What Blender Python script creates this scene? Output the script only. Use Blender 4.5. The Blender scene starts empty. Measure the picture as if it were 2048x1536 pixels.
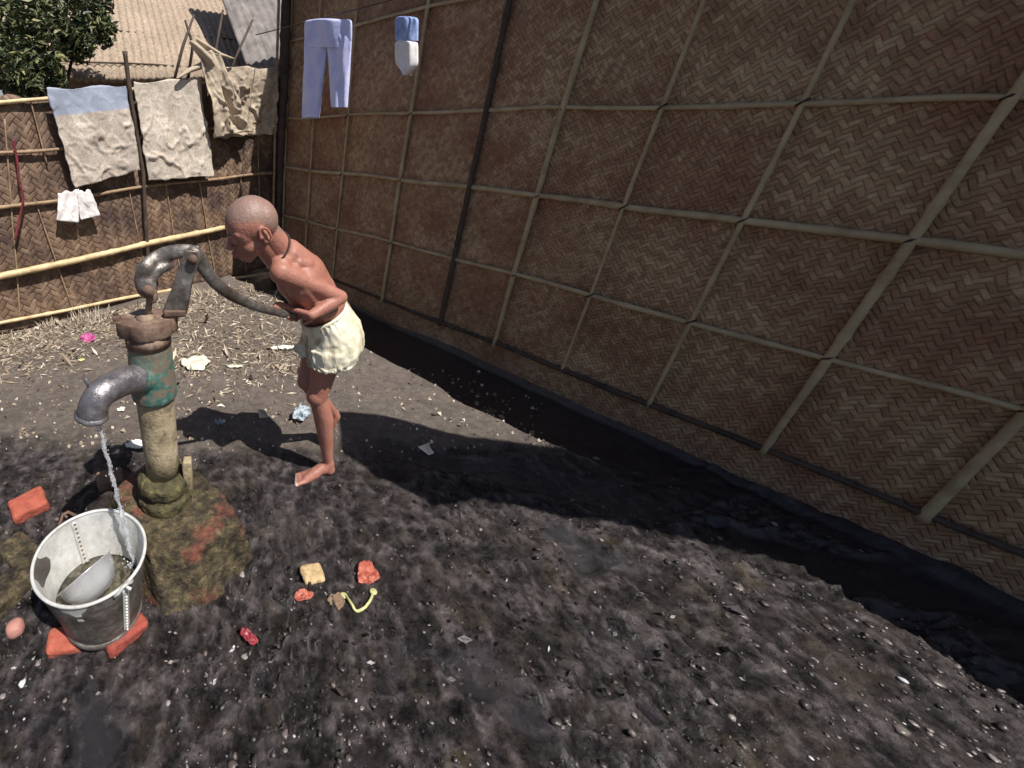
import bpy, bmesh, math, random
import numpy as np
from mathutils import Vector, Matrix, noise as mnoise
random.seed(7); rng = np.random.default_rng(7)
S = bpy.context.scene
R = math.radians
# ---------------------------------------------------------------- camera
CAMH = 1.35; PITCH = 26.5; FPX = 850.0; CX, CY = 491.0, 682.0
cd = bpy.data.cameras.new('camera'); cam = bpy.data.objects.new('camera', cd); S.collection.objects.link(cam)
cam.location = (0, 0, CAMH); cam.rotation_euler = (R(90 - PITCH), 0, 0)
cd.sensor_width = 36; cd.lens = FPX / 2048 * 36
cd.shift_x = (1024 - CX) / 2048; cd.shift_y = -(768 - CY) / 2048
cd.clip_start = 0.02; cd.clip_end = 500; S.camera = cam
# ---------------------------------------------------------------- light
SUN_H = Vector((0.70, -0.714, 0)).normalized(); SUN_EL = 60.0
sdir = Vector((SUN_H.x * math.cos(R(SUN_EL)), SUN_H.y * math.cos(R(SUN_EL)), math.sin(R(SUN_EL))))
W = bpy.data.worlds.new('World'); S.world = W; W.use_nodes = True
nt = W.node_tree; bg = nt.nodes['Background']; sk = nt.nodes.new('ShaderNodeTexSky')
sk.sky_type = 'NISHITA'; sk.sun_disc = False; sk.sun_elevation = R(SUN_EL)
sk.sun_rotation = math.atan2(SUN_H.x, SUN_H.y)
nt.links.new(sk.outputs[0], bg.inputs[0]); bg.inputs[1].default_value = 0.06
sl = bpy.data.lights.new('sun', 'SUN'); sl.energy = 5.0; sl.angle = R(0.5); sl.color = (1, .955, .88)
so = bpy.data.objects.new('sun', sl); S.collection.objects.link(so); so.rotation_euler = sdir.to_track_quat('Z', 'Y').to_euler()
so.location = (3, -3, 6)
S.view_settings.view_transform = 'Standard'; S.view_settings.look = 'None'; S.view_settings.exposure = 0.3; S.view_settings.gamma = 1

# ---------------------------------------------------------------- helpers: where a line of sight meets a real plane
cp, sp = math.cos(R(PITCH)), math.sin(R(PITCH))
O = Vector((0, 0, CAMH))
def ray(px, py):
    u = (px - CX) / FPX; v = -(py - CY) / FPX
    return Vector((u, cp + v * sp, -sp + v * cp))
def atY(px, py, y): d = ray(px, py); return O + d * (y / d.y)
def atZ(px, py, z=0.0): d = ray(px, py); return O + d * ((z - CAMH) / d.z)
def onplane(px, py, p0, n, off=0.0):
    d = ray(px, py); return O + d * (((p0 - O).dot(n) + off) / d.dot(n))
F0 = Vector((-1.73, 2.94, 0)); FD = Vector((1.305, 1.117, 0)).normalized(); FN = Vector((FD.y, -FD.x, 0))
C0 = Vector((0.383, 4.748, 0)); WD = Vector((0.689, -1.117, 0)).normalized(); WN = Vector((WD.y, -WD.x, 0))
if WN.x > 0: WN = -WN
def fen(px, py, off=0.0): return onplane(px, py, F0, FN, off)
def wal(px, py, off=0.0): return onplane(px, py, C0, WN, off)
# ---------------------------------------------------------------- numpy noise
_perm = rng.permutation(256); _perm = np.concatenate([_perm, _perm, _perm])
def vnoise(x, y, z=0.0):
    x, y, z = np.broadcast_arrays(np.asarray(x, float), np.asarray(y, float), np.asarray(z, float))
    xi, yi, zi = np.floor(x).astype(int), np.floor(y).astype(int), np.floor(z).astype(int)
    fx, fy, fz = x - xi, y - yi, z - zi
    fx, fy, fz = [f * f * f * (f * (f * 6 - 15) + 10) for f in (fx, fy, fz)]
    def h(a, b, c): return _perm[_perm[_perm[a & 255] + (b & 255)] + (c & 255)] / 255.0
    def L(a, b, t): return a + (b - a) * t
    r = L(L(L(h(xi, yi, zi), h(xi+1, yi, zi), fx), L(h(xi, yi+1, zi), h(xi+1, yi+1, zi), fx), fy),
          L(L(h(xi, yi, zi+1), h(xi+1, yi, zi+1), fx), L(h(xi, yi+1, zi+1), h(xi+1, yi+1, zi+1), fx), fy), fz)
    return r * 2 - 1
def fbm(x, y, z=0.0, o=4, g=.5):
    t = 0; a = 1; n = 0
    for i in range(o):
        t = t + a * vnoise(np.asarray(x) * 2 ** i + i * 17.3, np.asarray(y) * 2 ** i + i * 9.1, np.asarray(z) * 2 ** i); n += a; a *= g
    return t / n
# ---------------------------------------------------------------- object helpers
def link(o): S.collection.objects.link(o); return o
def mk(name, verts, faces, mat, parent=None, smooth=True, uv=None):
    me = bpy.data.meshes.new(name); me.from_pydata([tuple(v) for v in verts], [], faces); me.update()
    if smooth: me.polygons.foreach_set('use_smooth', [True] * len(me.polygons))
    if uv is not None:
        ul = me.uv_layers.new(name='uv'); li = np.zeros(len(me.loops), int); me.loops.foreach_get('vertex_index', li)
        ul.data.foreach_set('uv', np.asarray(uv, float)[li].ravel())
    o = bpy.data.objects.new(name, me); link(o)
    if mat is not None: me.materials.append(mat)
    if parent is not None:
        o.parent = parent; o.matrix_parent_inverse = parent.matrix_world.inverted() if parent.type != 'EMPTY' else Matrix.Translation(-parent.location)
    return o
def tag(o, label, cat=None, group=None, kind=None):
    if label: o['label'] = label
    if cat: o['category'] = cat
    if group: o['group'] = group
    if kind: o['kind'] = kind
    return o
def thing(name, loc, label, cat, group=None):
    e = bpy.data.objects.new(name, None); link(e); e.location = loc; e.empty_display_size = .1
    bpy.context.view_layer.update()
    return tag(e, label, cat, group)
class MB:
    def __init__(s): s.v = []; s.f = []
    def add(s, vs, fs):
        b = len(s.v); s.v += [Vector(v) for v in vs]; s.f += [tuple(i + b for i in f) for f in fs]; return s
    def tube(s, pts, rad, n=12, cap=True, flat=None, jit=0):
        pts = [Vector(p) for p in pts]; m = len(pts)
        if not hasattr(rad, '__len__'): rad = [rad] * m
        up = Vector((0, 0, 1)); vs = []; prev = None
        for i, p in enumerate(pts):
            t = (pts[min(i+1, m-1)] - pts[max(i-1, 0)]).normalized()
            if prev is None:
                a = t.cross(up);
                if a.length < .1: a = t.cross(Vector((1, 0, 0)))
                a.normalize()
            else: a = (prev - t * prev.dot(t)).normalized()
            prev = a; b = t.cross(a)
            fa, fb = (1, 1) if flat is None else flat
            for k in range(n):
                w = 2 * math.pi * k / n; r = rad[i] * (1 + jit * random.uniform(-1, 1))
                vs.append(p + a * math.cos(w) * r * fa + b * math.sin(w) * r * fb)
        fs = [(i*n+k, i*n+(k+1) % n, (i+1)*n+(k+1) % n, (i+1)*n+k) for i in range(m-1) for k in range(n)]
        if cap: fs += [tuple(range(n-1, -1, -1)), tuple(range((m-1)*n, m*n))]
        return s.add(vs, fs)
    def lathe(s, c, prof, n=32, cap=True, ax=None):
        M = Matrix.Identity(3) if ax is None else Vector((0, 0, 1)).rotation_difference(Vector(ax)).to_matrix()
        vs = [Vector(c) + M @ Vector((r * math.cos(2*math.pi*k/n), r * math.sin(2*math.pi*k/n), z)) for r, z in prof for k in range(n)]
        m = len(prof)
        fs = [(i*n+k, i*n+(k+1) % n, (i+1)*n+(k+1) % n, (i+1)*n+k) for i in range(m-1) for k in range(n)]
        if cap: fs += [tuple(range(n-1, -1, -1)), tuple(range((m-1)*n, m*n))]
        return s.add(vs, fs)
    def box(s, c, size, rot=None, bev=0.0):
        bm = bmesh.new(); bmesh.ops.create_cube(bm, size=1)
        bmesh.ops.scale(bm, vec=Vector(size), verts=bm.verts)
        if bev: bmesh.ops.bevel(bm, geom=bm.edges[:], offset=bev, segments=2, affect='EDGES', profile=.5)
        M = rot if rot is not None else Matrix.Identity(3)
        vs = [Vector(c) + M @ v.co for v in bm.verts]; bm.verts.index_update()
        fs = [tuple(v.index for v in f.verts) for f in bm.faces]; bm.free(); return s.add(vs, fs)
    def ell(s, c, rad, M=None, n=20, m=12):
        M = M or Matrix.Identity(3); vs = []
        for i in range(m+1):
            th = math.pi * (i + .0) / m; th = min(max(th, .02), math.pi-.02)
            for k in range(n):
                w = 2*math.pi*k/n
                vs.append(Vector(c) + M @ Vector((rad[0]*math.sin(th)*math.cos(w), rad[1]*math.sin(th)*math.sin(w), rad[2]*math.cos(th))))
        fs = [(i*n+k, (i+1)*n+k, (i+1)*n+(k+1) % n, i*n+(k+1) % n) for i in range(m) for k in range(n)]
        fs += [tuple(range(n)), tuple(range((m+1)*n-1, m*n-1, -1))]
        return s.add(vs, fs)
    def cap(s, p0, r0, p1, r1, n=16):
        p0, p1 = Vector(p0), Vector(p1); d = (p1-p0); L = d.length; d.normalize(); pr = []; pts = []
        for i in range(1, 6):
            w = math.pi/2*(i/6) ; pts.append(p0 - d*r0*math.cos(w)); pr.append(r0*math.sin(w))
        for i in range(0, 9): t = i/8; pts.append(p0.lerp(p1, t)); pr.append(r0+(r1-r0)*t)
        for i in range(1, 6):
            w = math.pi/2*(i/6); pts.append(p1 + d*r1*math.sin(w)); pr.append(r1*math.cos(w))
        return s.tube(pts, pr, n)
    def build(s, name, mat, parent=None, smooth=True, label=None):
        o = mk(name, s.v, s.f, mat, parent, smooth)
        if label: o['label'] = label
        return o
def bez(P, n=24):
    out = []
    for i_ in range(len(P)-1):
        p0 = P[max(i_-1, 0)]; p1 = P[i_]; p2 = P[i_+1]; p3 = P[min(i_+2, len(P)-1)]
        for k in range(n//(len(P)-1)):
            t_ = k/(n//(len(P)-1)); out.append(.5*((2*p1)+(p2-p0)*t_+(2*p0-5*p1+4*p2-p3)*t_*t_+(3*p1-p0-3*p2+p3)*t_**3))
    out.append(P[-1]); return out
def fuse(o, voxel, it=4, fac=.6):
    m = o.modifiers.new('r', 'REMESH'); m.mode = 'VOXEL'; m.voxel_size = voxel; m.use_smooth_shade = True
    if it:
        k = o.modifiers.new('s', 'SMOOTH'); k.iterations = it; k.factor = fac
    dg = bpy.context.evaluated_depsgraph_get(); dg.update()
    me = bpy.data.meshes.new_from_object(o.evaluated_get(dg)); o.modifiers.clear()
    mats = [x for x in o.data.materials]; o.data = me
    me.materials.clear()
    for x in mats: me.materials.append(x)
    me.polygons.foreach_set('use_smooth', [True]*len(me.polygons))
    return o
def getco(o): a = np.zeros(len(o.data.vertices)*3); o.data.vertices.foreach_get('co', a); return a.reshape(-1, 3)
def setco(o, a): o.data.vertices.foreach_set('co', a.ravel()); o.data.update()
def rough(o, amp, freq, octv=3, aniso=(1, 1, 1)):
    a = getco(o); nn = np.zeros(len(a)*3); o.data.vertices.foreach_get('normal', nn); nn = nn.reshape(-1, 3)
    d = fbm(a[:, 0]*freq*aniso[0]+3, a[:, 1]*freq*aniso[1]+5, a[:, 2]*freq*aniso[2]+7, octv)
    setco(o, a + nn*(d*amp)[:, None]); return o
def shade_auto(o, deg=40):
    me = o.data; bm = bmesh.new(); bm.from_mesh(me)
    for e in bm.edges: e.smooth = not (len(e.link_faces) == 2 and e.calc_face_angle(0) > R(deg))
    bm.to_mesh(me); bm.free(); return o
# ---------------------------------------------------------------- materials
class NT:
    def __init__(s, name):
        s.m = bpy.data.materials.new(name); s.m.use_nodes = True; s.t = s.m.node_tree; s.b = s.t.nodes['Principled BSDF']
        s.tc = s.t.nodes.new('ShaderNodeTexCoord')
    def n(s, ty, **k):
        x = s.t.nodes.new('ShaderNode'+ty)
        for a, b in k.items(): setattr(x, a, b)
        return x
    def l(s, a, b): s.t.links.new(a, b)
    def noise(s, scale, detail=5, rough=.6, src=None, vec=None, dist=0):
        x = s.n('TexNoise'); x.inputs['Scale'].default_value = scale; x.inputs['Detail'].default_value = detail; x.inputs['Roughness'].default_value = rough
        x.inputs['Distortion'].default_value = dist
        v = src or s.tc.outputs['Object']
        if vec is not None:
            mp = s.n('Mapping'); mp.inputs['Scale'].default_value = vec; s.l(v, mp.inputs[0]); v = mp.outputs[0]
        s.l(v, x.inputs['Vector']); return x.outputs['Fac']
    def vor(s, scale, feature='F1', src=None, out='Distance'):
        x = s.n('TexVoronoi'); x.feature = feature; x.inputs['Scale'].default_value = scale; s.l(src or s.tc.outputs['Object'], x.inputs['Vector']); return x.outputs[out]
    def ramp(s, fac, stops, interp='LINEAR'):
        x = s.n('ValToRGB'); x.color_ramp.interpolation = interp; e = x.color_ramp.elements
        while len(e) < len(stops): e.new(.5)
        for k, (p, c) in enumerate(stops):
            e[k].position = p; e[k].color = (tuple(c) if hasattr(c, '__len__') else (c, c, c)) + (1,)
        s.l(fac, x.inputs[0]); return x.outputs[0]
    def mix(s, fac, a, b, bt='MIX'):
        x = s.n('Mix', data_type='RGBA', blend_type=bt)
        for sock, v in ((x.inputs[0], fac), (x.inputs[6], a), (x.inputs[7], b)):
            if isinstance(v, (int, float)): sock.default_value = v if sock == x.inputs[0] else (v, v, v, 1)
            elif isinstance(v, tuple): sock.default_value = v + (1,)
            else: s.l(v, sock)
        return x.outputs[2]
    def math(s, op, a, b=0.0, c=None):
        x = s.n('Math', operation=op)
        for i, v in enumerate((a, b) if c is None else (a, b, c)):
            if isinstance(v, (int, float)): x.inputs[i].default_value = v
            else: s.l(v, x.inputs[i])
        return x.outputs[0]
    def bump(s, h, strength=.5, dist=.01, prev=None):
        x = s.n('Bump'); x.inputs['Strength'].default_value = strength; x.inputs['Distance'].default_value = dist
        s.l(h, x.inputs['Height'])
        if prev is not None: s.l(prev, x.inputs['Normal'])
        return x.outputs[0]
    def out(s, col=None, rough=None, nrm=None, metal=None, **k):
        for key, v in (('Base Color', col), ('Roughness', rough), ('Normal', nrm), ('Metallic', metal)):
            if v is None: continue
            i = s.b.inputs[key]
            if isinstance(v, (int, float)): i.default_value = v
            elif isinstance(v, tuple): i.default_value = v + (1,)
            else: s.l(v, i)
        for a, b in k.items(): s.b.inputs[a.replace('_', ' ')].default_value = b
        return s.m
def simple(name, c0, c1, scale=8, rough=.7, bs=.4, bscale=60, bd=.003, metal=0, c2=None, vec=None, **k):
    t = NT(name); n1 = t.noise(scale, 6, .65, vec=vec); col = t.ramp(n1, [(.3, c0), (.62, c1)] + ([(.75, c2)] if c2 else []))
    n2 = t.noise(bscale, 4, .6, vec=vec); rr = t.ramp(n1, [(.2, max(rough-.12, .02)), (.8, min(rough+.12, 1))])
    return t.out(col, rr, t.bump(n2, bs, bd), float(metal), **k)

M = {}
def weave(name, w, ang, cols, stain, wob=.9):
    """twill weave of flat split-bamboo strips; uv in metres"""
    t = NT(name); uv = t.tc.outputs['UV']
    dn = t.n('TexNoise'); dn.inputs['Scale'].default_value = 5; t.l(uv, dn.inputs['Vector'])
    dm = t.n('VectorMath', operation='SCALE'); t.l(dn.outputs['Color'], dm.inputs[0]); dm.inputs['Scale'].default_value = w*wob
    da = t.n('VectorMath', operation='ADD'); t.l(uv, da.inputs[0]); t.l(dm.outputs[0], da.inputs[1])
    mp = t.n('Mapping'); mp.inputs['Rotation'].default_value = (0, 0, R(ang)); mp.inputs['Scale'].default_value = (1/w, 1/w, 1); t.l(da.outputs[0], mp.inputs[0])
    sx = t.n('SeparateXYZ'); t.l(mp.outputs[0], sx.inputs[0]); u, v = sx.outputs[0], sx.outputs[1]
    iu, iv = t.math('FLOOR', u), t.math('FLOOR', v); fu, fv = t.math('FRACT', u), t.math('FRACT', v)
    k = t.math('FLOORED_MODULO', t.math('ADD', iu, iv), 4.0) if False else t.math('MODULO', t.math('ADD', t.math('ADD', iu, iv), 4000.0), 4.0)
    sel = t.math('LESS_THAN', k, 1.9)
    def strip(f, idx, along, seed):
        prof = t.math('SUBTRACT', 1.0, t.math('POWER', t.math('ABSOLUTE', t.math('MULTIPLY_ADD', f, 2.0, -1.0)), 4.0))
        cm = t.n('CombineXYZ'); t.l(idx, cm.inputs[0]); t.l(t.math('FLOOR', t.math('MULTIPLY', along, .11)), cm.inputs[1]); cm.inputs[2].default_value = seed
        wn = t.n('TexWhiteNoise'); t.l(cm.outputs[0], wn.inputs['Vector'])
        c2 = t.n('CombineXYZ'); t.l(t.math('MULTIPLY', f, 7.0), c2.inputs[0]); t.l(t.math('MULTIPLY', along, .5), c2.inputs[1]); t.l(idx, c2.inputs[2])
        gr = t.n('TexNoise'); gr.inputs['Scale'].default_value = 1.0; gr.inputs['Detail'].default_value = 3; t.l(c2.outputs[0], gr.inputs['Vector'])
        return prof, wn.outputs['Value'], gr.outputs['Fac']
    p1, w1, g1 = strip(fv, iv, u, 1.0); p2, w2, g2 = strip(fu, iu, v, 2.0)
    def sm(a, b):
        x = t.n('Mix', data_type='FLOAT'); t.l(sel, x.inputs[0]); t.l(b, x.inputs[2]); t.l(a, x.inputs[3]); return x.outputs[0]
    prof, wn, gr = sm(p1, p2), sm(w1, w2), sm(g1, g2)
    # where a strip dives under its neighbours
    kk = t.math('FRACT', t.math('MULTIPLY', t.math('ADD', u, v), .5))
    fac = t.math('ADD', t.math('MULTIPLY', wn, .55), t.math('MULTIPLY', gr, .45))
    col = t.ramp(fac, [(.12, cols[0]), (.45, cols[1]), (.85, cols[2])])
    st = t.noise(2.2, 8, .72, src=uv); sm_ = t.ramp(st, [(.42, 0.0), (.60, 1.0)])
    col = t.mix(t.math('MULTIPLY', sm_, stain[1]), col, stain[0])
    fine = t.noise(22, 5, .7, src=uv); col = t.mix(.55, col, t.ramp(fine, [(.3, .25), (.7, 1.0)]), 'MULTIPLY')
    gap = t.ramp(prof, [(.0, .35), (.3, 1.0)]); col = t.mix(1.0, col, gap, 'MULTIPLY')
    h = t.math('ADD', prof, t.math('MULTIPLY', gr, .5))
    h = t.math('ADD', h, t.math('MULTIPLY', sel, .5))
    b = t.bump(h, .9, .006)
    return t.out(col, .75, b)
M['weave_fence'] = weave('weave_fence', .038, 40, ((.16, .095, .06), (.25, .155, .10), (.38, .26, .175)), ((.075, .045, .038), .9), 2.0)
M['weave_wall'] = weave('weave_wall', .018, 52, ((.36, .20, .11), (.52, .33, .19), (.72, .50, .31)), ((.32, .13, .075), .75), 2.6)
M['bamboo_pale'] = simple('bamboo_pale', (.42, .30, .15), (.72, .56, .33), 12, .5, .3, 80, .002, vec=(1, 1, 1))
M['bamboo_old'] = simple('bamboo_old', (.16, .10, .06), (.40, .28, .17), 14, .7, .4, 80)
M['batten'] = simple('batten', (.30, .215, .12), (.50, .39, .24), 9, .65, .4, 70)
M['darkwood'] = simple('darkwood', (.025, .018, .015), (.09, .06, .045), 12, .8, .5, 50)
def sack(name, a, b, band=None):
    t = NT(name); uv = t.tc.outputs['UV']
    n1 = t.noise(5, 7, .7, src=uv); col = t.ramp(n1, [(.3, a), (.65, b)])
    wv = t.n('TexWave'); wv.inputs['Scale'].default_value = 28; wv.inputs['Distortion'].default_value = 3; t.l(uv, wv.inputs[0])
    w2 = t.n('TexWave', bands_direction='Y'); w2.inputs['Scale'].default_value = 28; w2.inputs['Distortion'].default_value = 3; t.l(uv, w2.inputs[0])
    ww = t.math('MULTIPLY', wv.outputs['Fac'], w2.outputs['Fac'])
    col = t.mix(.35, col, t.ramp(ww, [(0.0, .45), (.6, 1.0)]), 'MULTIPLY')
    sp_ = t.noise(40, 3, .6, src=uv); col = t.mix(.5, col, t.ramp(sp_, [(.35, .5), (.6, 1.0)]), 'MULTIPLY')
    if band:
        sx = t.n('SeparateXYZ'); t.l(uv, sx.inputs[0]); wob = t.math('ADD', sx.outputs[1], t.math('MULTIPLY', n1, .03))
        mk_ = t.ramp(wob, [(band[0]-.01, 0.0), (band[0]+.01, 1.0)]); col = t.mix(t.math('MULTIPLY', mk_, .85), col, t.mix(n1, band[1], band[2]))
    return t.out(col, .9, t.bump(t.math('ADD', t.math('MULTIPLY', ww, .35), t.math('MULTIPLY', n1, .5)), .55, .005))
M['sack_band'] = sack('sack_band', (.50, .41, .34), (.76, .67, .58), (.76, (.22, .27, .40), (.42, .48, .62)))
M['sack_pale'] = sack('sack_pale', (.54, .45, .37), (.82, .73, .62))
M['sack_brown'] = sack('sack_brown', (.44, .34, .25), (.74, .62, .48))
M['white_cloth'] = simple('white_cloth', (.72, .66, .66), (.86, .82, .82), 12, .85, .4, 40)
M['blue_cloth'] = simple('blue_cloth', (.50, .52, .86), (.66, .68, .96), 9, .85, .5, 30, .006, Specular_IOR_Level=.2)
M['blue_dark'] = simple('blue_dark', (.12, .18, .40), (.38, .48, .80), 14, .8, .4, 30)
def iron(name, c0, c1, c2, rough=.55, metal=.4):
    t = NT(name); n1 = t.noise(9, 8, .7); n2 = t.noise(38, 6, .7); col = t.ramp(n1, [(.33, c0), (.5, c1), (.68, c2)])
    col = t.mix(.6, col, t.ramp(n2, [(.35, .35), (.62, 1.0)]), 'MULTIPLY')
    return t.out(col, t.ramp(n2, [(.3, rough-.15), (.8, rough+.2)]), t.bump(t.math('ADD', n2, t.math('MULTIPLY', t.noise(110, 4, .6), .5)), .7, .0035), metal)
M['iron_rust'] = iron('iron_rust', (.09, .05, .04), (.21, .13, .095), (.40, .30, .22), .7, .15)
M['iron_grey'] = iron('iron_grey', (.17, .15, .16), (.30, .28, .30), (.46, .44, .46), .38, .65)
M['iron_steel'] = iron('iron_steel', (.14, .105, .085), (.24, .21, .19), (.46, .43, .41), .42, .6)
# green paint peeling to brown iron
t = NT('green_paint'); n1 = t.noise(7, 6, .7); n2 = t.noise(45, 5, .7)
sx = t.n('SeparateXYZ'); t.l(t.tc.outputs['Object'], sx.inputs[0])
hz = t.math('ADD', t.math('MULTIPLY', sx.outputs[2], 1.0), t.math('MULTIPLY', n1, .38))
g = t.ramp(n2, [(.3, (.025, .085, .075)), (.55, (.07, .18, .155)), (.75, (.26, .34, .29))])
br = t.ramp(n1, [(.3, (.12, .075, .05)), (.6, (.36, .26, .17))])
col = t.mix(t.ramp(hz, [(.90, 0.0), (1.02, 1.0)]), g, br); col = t.mix(t.ramp(t.noise(16, 5, .7), [(.50, 0.0), (.58, 1.0)]), col, (.20, .15, .11))
M['green_paint'] = t.out(col, .5, t.bump(n2, .6, .003), .1)
# lower pipe: crusted galvanised going mossy downward
t = NT('crust_pipe'); n1 = t.noise(9, 7, .7); n2 = t.noise(60, 5, .7); col = t.ramp(n1, [(.3, (.20, .15, .09)), (.55, (.42, .34, .22)), (.75, (.55, .49, .38))])
sx = t.n('SeparateXYZ'); t.l(t.tc.outputs['Object'], sx.inputs[0]); hz = t.math('ADD', sx.outputs[2], t.math('MULTIPLY', n1, .25))
col = t.mix(t.ramp(hz, [(.30, 1.0), (.50, 0.0)]), col, t.ramp(n2, [(.3, (.03, .03, .015)), (.55, (.16, .14, .04)), (.8, (.34, .30, .10))]))
col = t.mix(t.ramp(t.noise(20, 6, .75), [(.50, 0.0), (.62, .75)]), col, (.09, .065, .04)); M['crust_pipe'] = t.out(col, .75, t.bump(n2, .8, .006), 0)
M['moss_iron'] = simple('moss_iron', (.012, .01, .007), (.11, .092, .038), 24, .8, 1.0, 70, .012, c2=(.36, .33, .17))
# masonry block, moss over brick and mud
t = NT('moss_block'); n1 = t.noise(6, 8, .7); n2 = t.noise(26, 7, .75); n3 = t.noise(90, 4, .7)
base = t.ramp(n2, [(.36, (.010, .008, .006)), (.48, (.050, .037, .021)), (.60, (.125, .096, .048)), (.74, (.29, .24, .15))])
red = t.ramp(n2, [(.35, (.05, .02, .015)), (.7, (.26, .085, .055))])
col = t.mix(t.ramp(t.noise(4.5, 4, .6), [(.54, 0.0), (.60, 1.0)]), base, red)
M['moss_block'] = t.out(col, t.ramp(n1, [(.3, .35), (.7, .85)]), t.bump(t.math('ADD', n2, t.math('MULTIPLY', n3, .5)), .9, .015))
def brick(name, a, b): return simple(name, a, b, 22, .8, .8, 90, .006, c2=(.16, .10, .08))
M['brick_orange'] = brick('brick_orange', (.26, .055, .035), (.42, .105, .065))
M['brick_red'] = brick('brick_red', (.17, .033, .025), (.32, .065, .045))
M['brick_brown'] = brick('brick_brown', (.12, .075, .05), (.24, .155, .10))
M['lump_pink'] = simple('lump_pink', (.34, .15, .12), (.46, .22, .18), 10, .6, .3, 60)
# galvanised bucket
t = NT('galvanised'); n1 = t.noise(7, 6, .7); n2 = t.noise(30, 6, .7); v = t.vor(30)
col = t.ramp(n1, [(.3, (.52, .51, .47)), (.6, (.80, .80, .78))]); col = t.mix(.4, col, t.ramp(n2, [(.35, .45), (.6, 1.0)]), 'MULTIPLY')
M['galvanised'] = t.out(col, t.ramp(n2, [(.3, .32), (.8, .6)]), t.bump(t.math('ADD', n1, t.math('MULTIPLY', n2, .3)), .25, .006), .25)
M['aluminium'] = simple('aluminium', (.78, .78, .80), (.90, .90, .92), 10, .25, .15, 30, .002, .7)
M['bucket_out'] = iron('bucket_out', (.06, .05, .045), (.16, .14, .125), (.34, .32, .30), .5, .4)
t = NT('water_still'); n1 = t.noise(18, 4, .6); M['water_still'] = t.out(t.ramp(t.noise(40, 5, .7), [(.45, (.035, .03, .02)), (.7, (.20, .18, .13))]), .06, t.bump(n1, .4, .008), 0, IOR=1.33)
t = NT('water_jet'); M['water_jet'] = t.out((.93, .95, 1.0), .08, t.bump(t.noise(60, 4, .6, vec=(1, 1, .35)), .9, .006), 0, IOR=1.33, Transmission_Weight=.75)
# skin
t = NT('skin'); n1 = t.noise(12, 5, .6); n2 = t.noise(160, 3, .6); base = t.ramp(n1, [(.3, (.33, .135, .098)), (.7, (.46, .21, .155))])
at = t.n('Attribute', attribute_name='hair'); st = t.ramp(t.noise(90, 3, .6), [(.3, (.21, .15, .125)), (.7, (.27, .195, .165))])
col = t.mix(t.math('MULTIPLY', at.outputs['Fac'], .8), base, st)
at2 = t.n('Attribute', attribute_name='lip'); col = t.mix(t.math('MULTIPLY', at2.outputs['Fac'], .7), col, (.33, .09, .07))
at3 = t.n('Attribute', attribute_name='nail'); col = t.mix(at3.outputs['Fac'], col, (.66, .50, .44))
col = t.mix(t.ramp(t.noise(6, 6, .7), [(.42, 0.0), (.66, .35)]), col, (.25, .10, .07)); col = t.mix(t.ramp(t.noise(35, 5, .7), [(.5, 0.0), (.7, .22)]), col, (.20, .085, .06)); M['skin'] = t.out(col, t.ramp(n1, [(.3, .38), (.7, .58)]), t.bump(t.math('ADD', n2, t.math('MULTIPLY', t.noise(34, 5, .65), 1.4)), .45, .004), 0, Subsurface_Weight=.12, Subsurface_Scale=.02)
M['skin'].node_tree.nodes['Principled BSDF'].inputs['Subsurface Radius'].default_value = (1, .35, .2)
t = NT('shorts_cloth'); n1 = t.noise(11, 6, .7); col = t.ramp(n1, [(.30, (.34, .27, .17)), (.42, (.66, .60, .44)), (.62, (.84, .79, .65))])
pr = t.ramp(t.noise(13, 3, .5, vec=(1, 1, .45)), [(.54, 0.0), (.60, 1.0)]); col = t.mix(t.math('MULTIPLY', pr, .7), col, (.25, .19, .11))
M['shorts'] = t.out(col, .5, t.bump(t.noise(24, 5, .6, vec=(1, 1, .45)), .7, .012))
M['black'] = simple('black', (.01, .008, .008), (.03, .022, .02), 20, .6)
M['cord'] = simple('cord', (.015, .01, .01), (.05, .03, .03), 30, .7)
# leaves
t = NT('leaf'); oi = t.n('Attribute', attribute_name='lv'); col = t.ramp(oi.outputs['Fac'], [(0.0, (.018, .028, .012)), (.4, (.06, .08, .03)), (.75, (.19, .19, .08)), (1.0, (.34, .32, .14))])
M['leaf'] = t.out(col, .5, None, 0)
M['straw'] = None
def litter_mat(name, stops, rough=.8):
    t = NT(name); a = t.n('Attribute', attribute_name='lv'); return t.out(t.ramp(a.outputs['Fac'], stops), rough, t.bump(t.noise(80, 3, .6), .4, .003))
M['straw'] = litter_mat('straw', [(0.0, (.15, .11, .08)), (.4, (.33, .26, .19)), (.75, (.56, .48, .37)), (1.0, (.82, .76, .65))])
M['scraps'] = litter_mat('scraps', [(0.0, (.025, .02, .02)), (.45, (.08, .065, .06)), (.80, (.17, .14, .13)), (.95, (.26, .23, .22)), (1.0, (.60, .60, .64))], .4)  # last, bluish stop paints in the sparkle of wet mud
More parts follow.
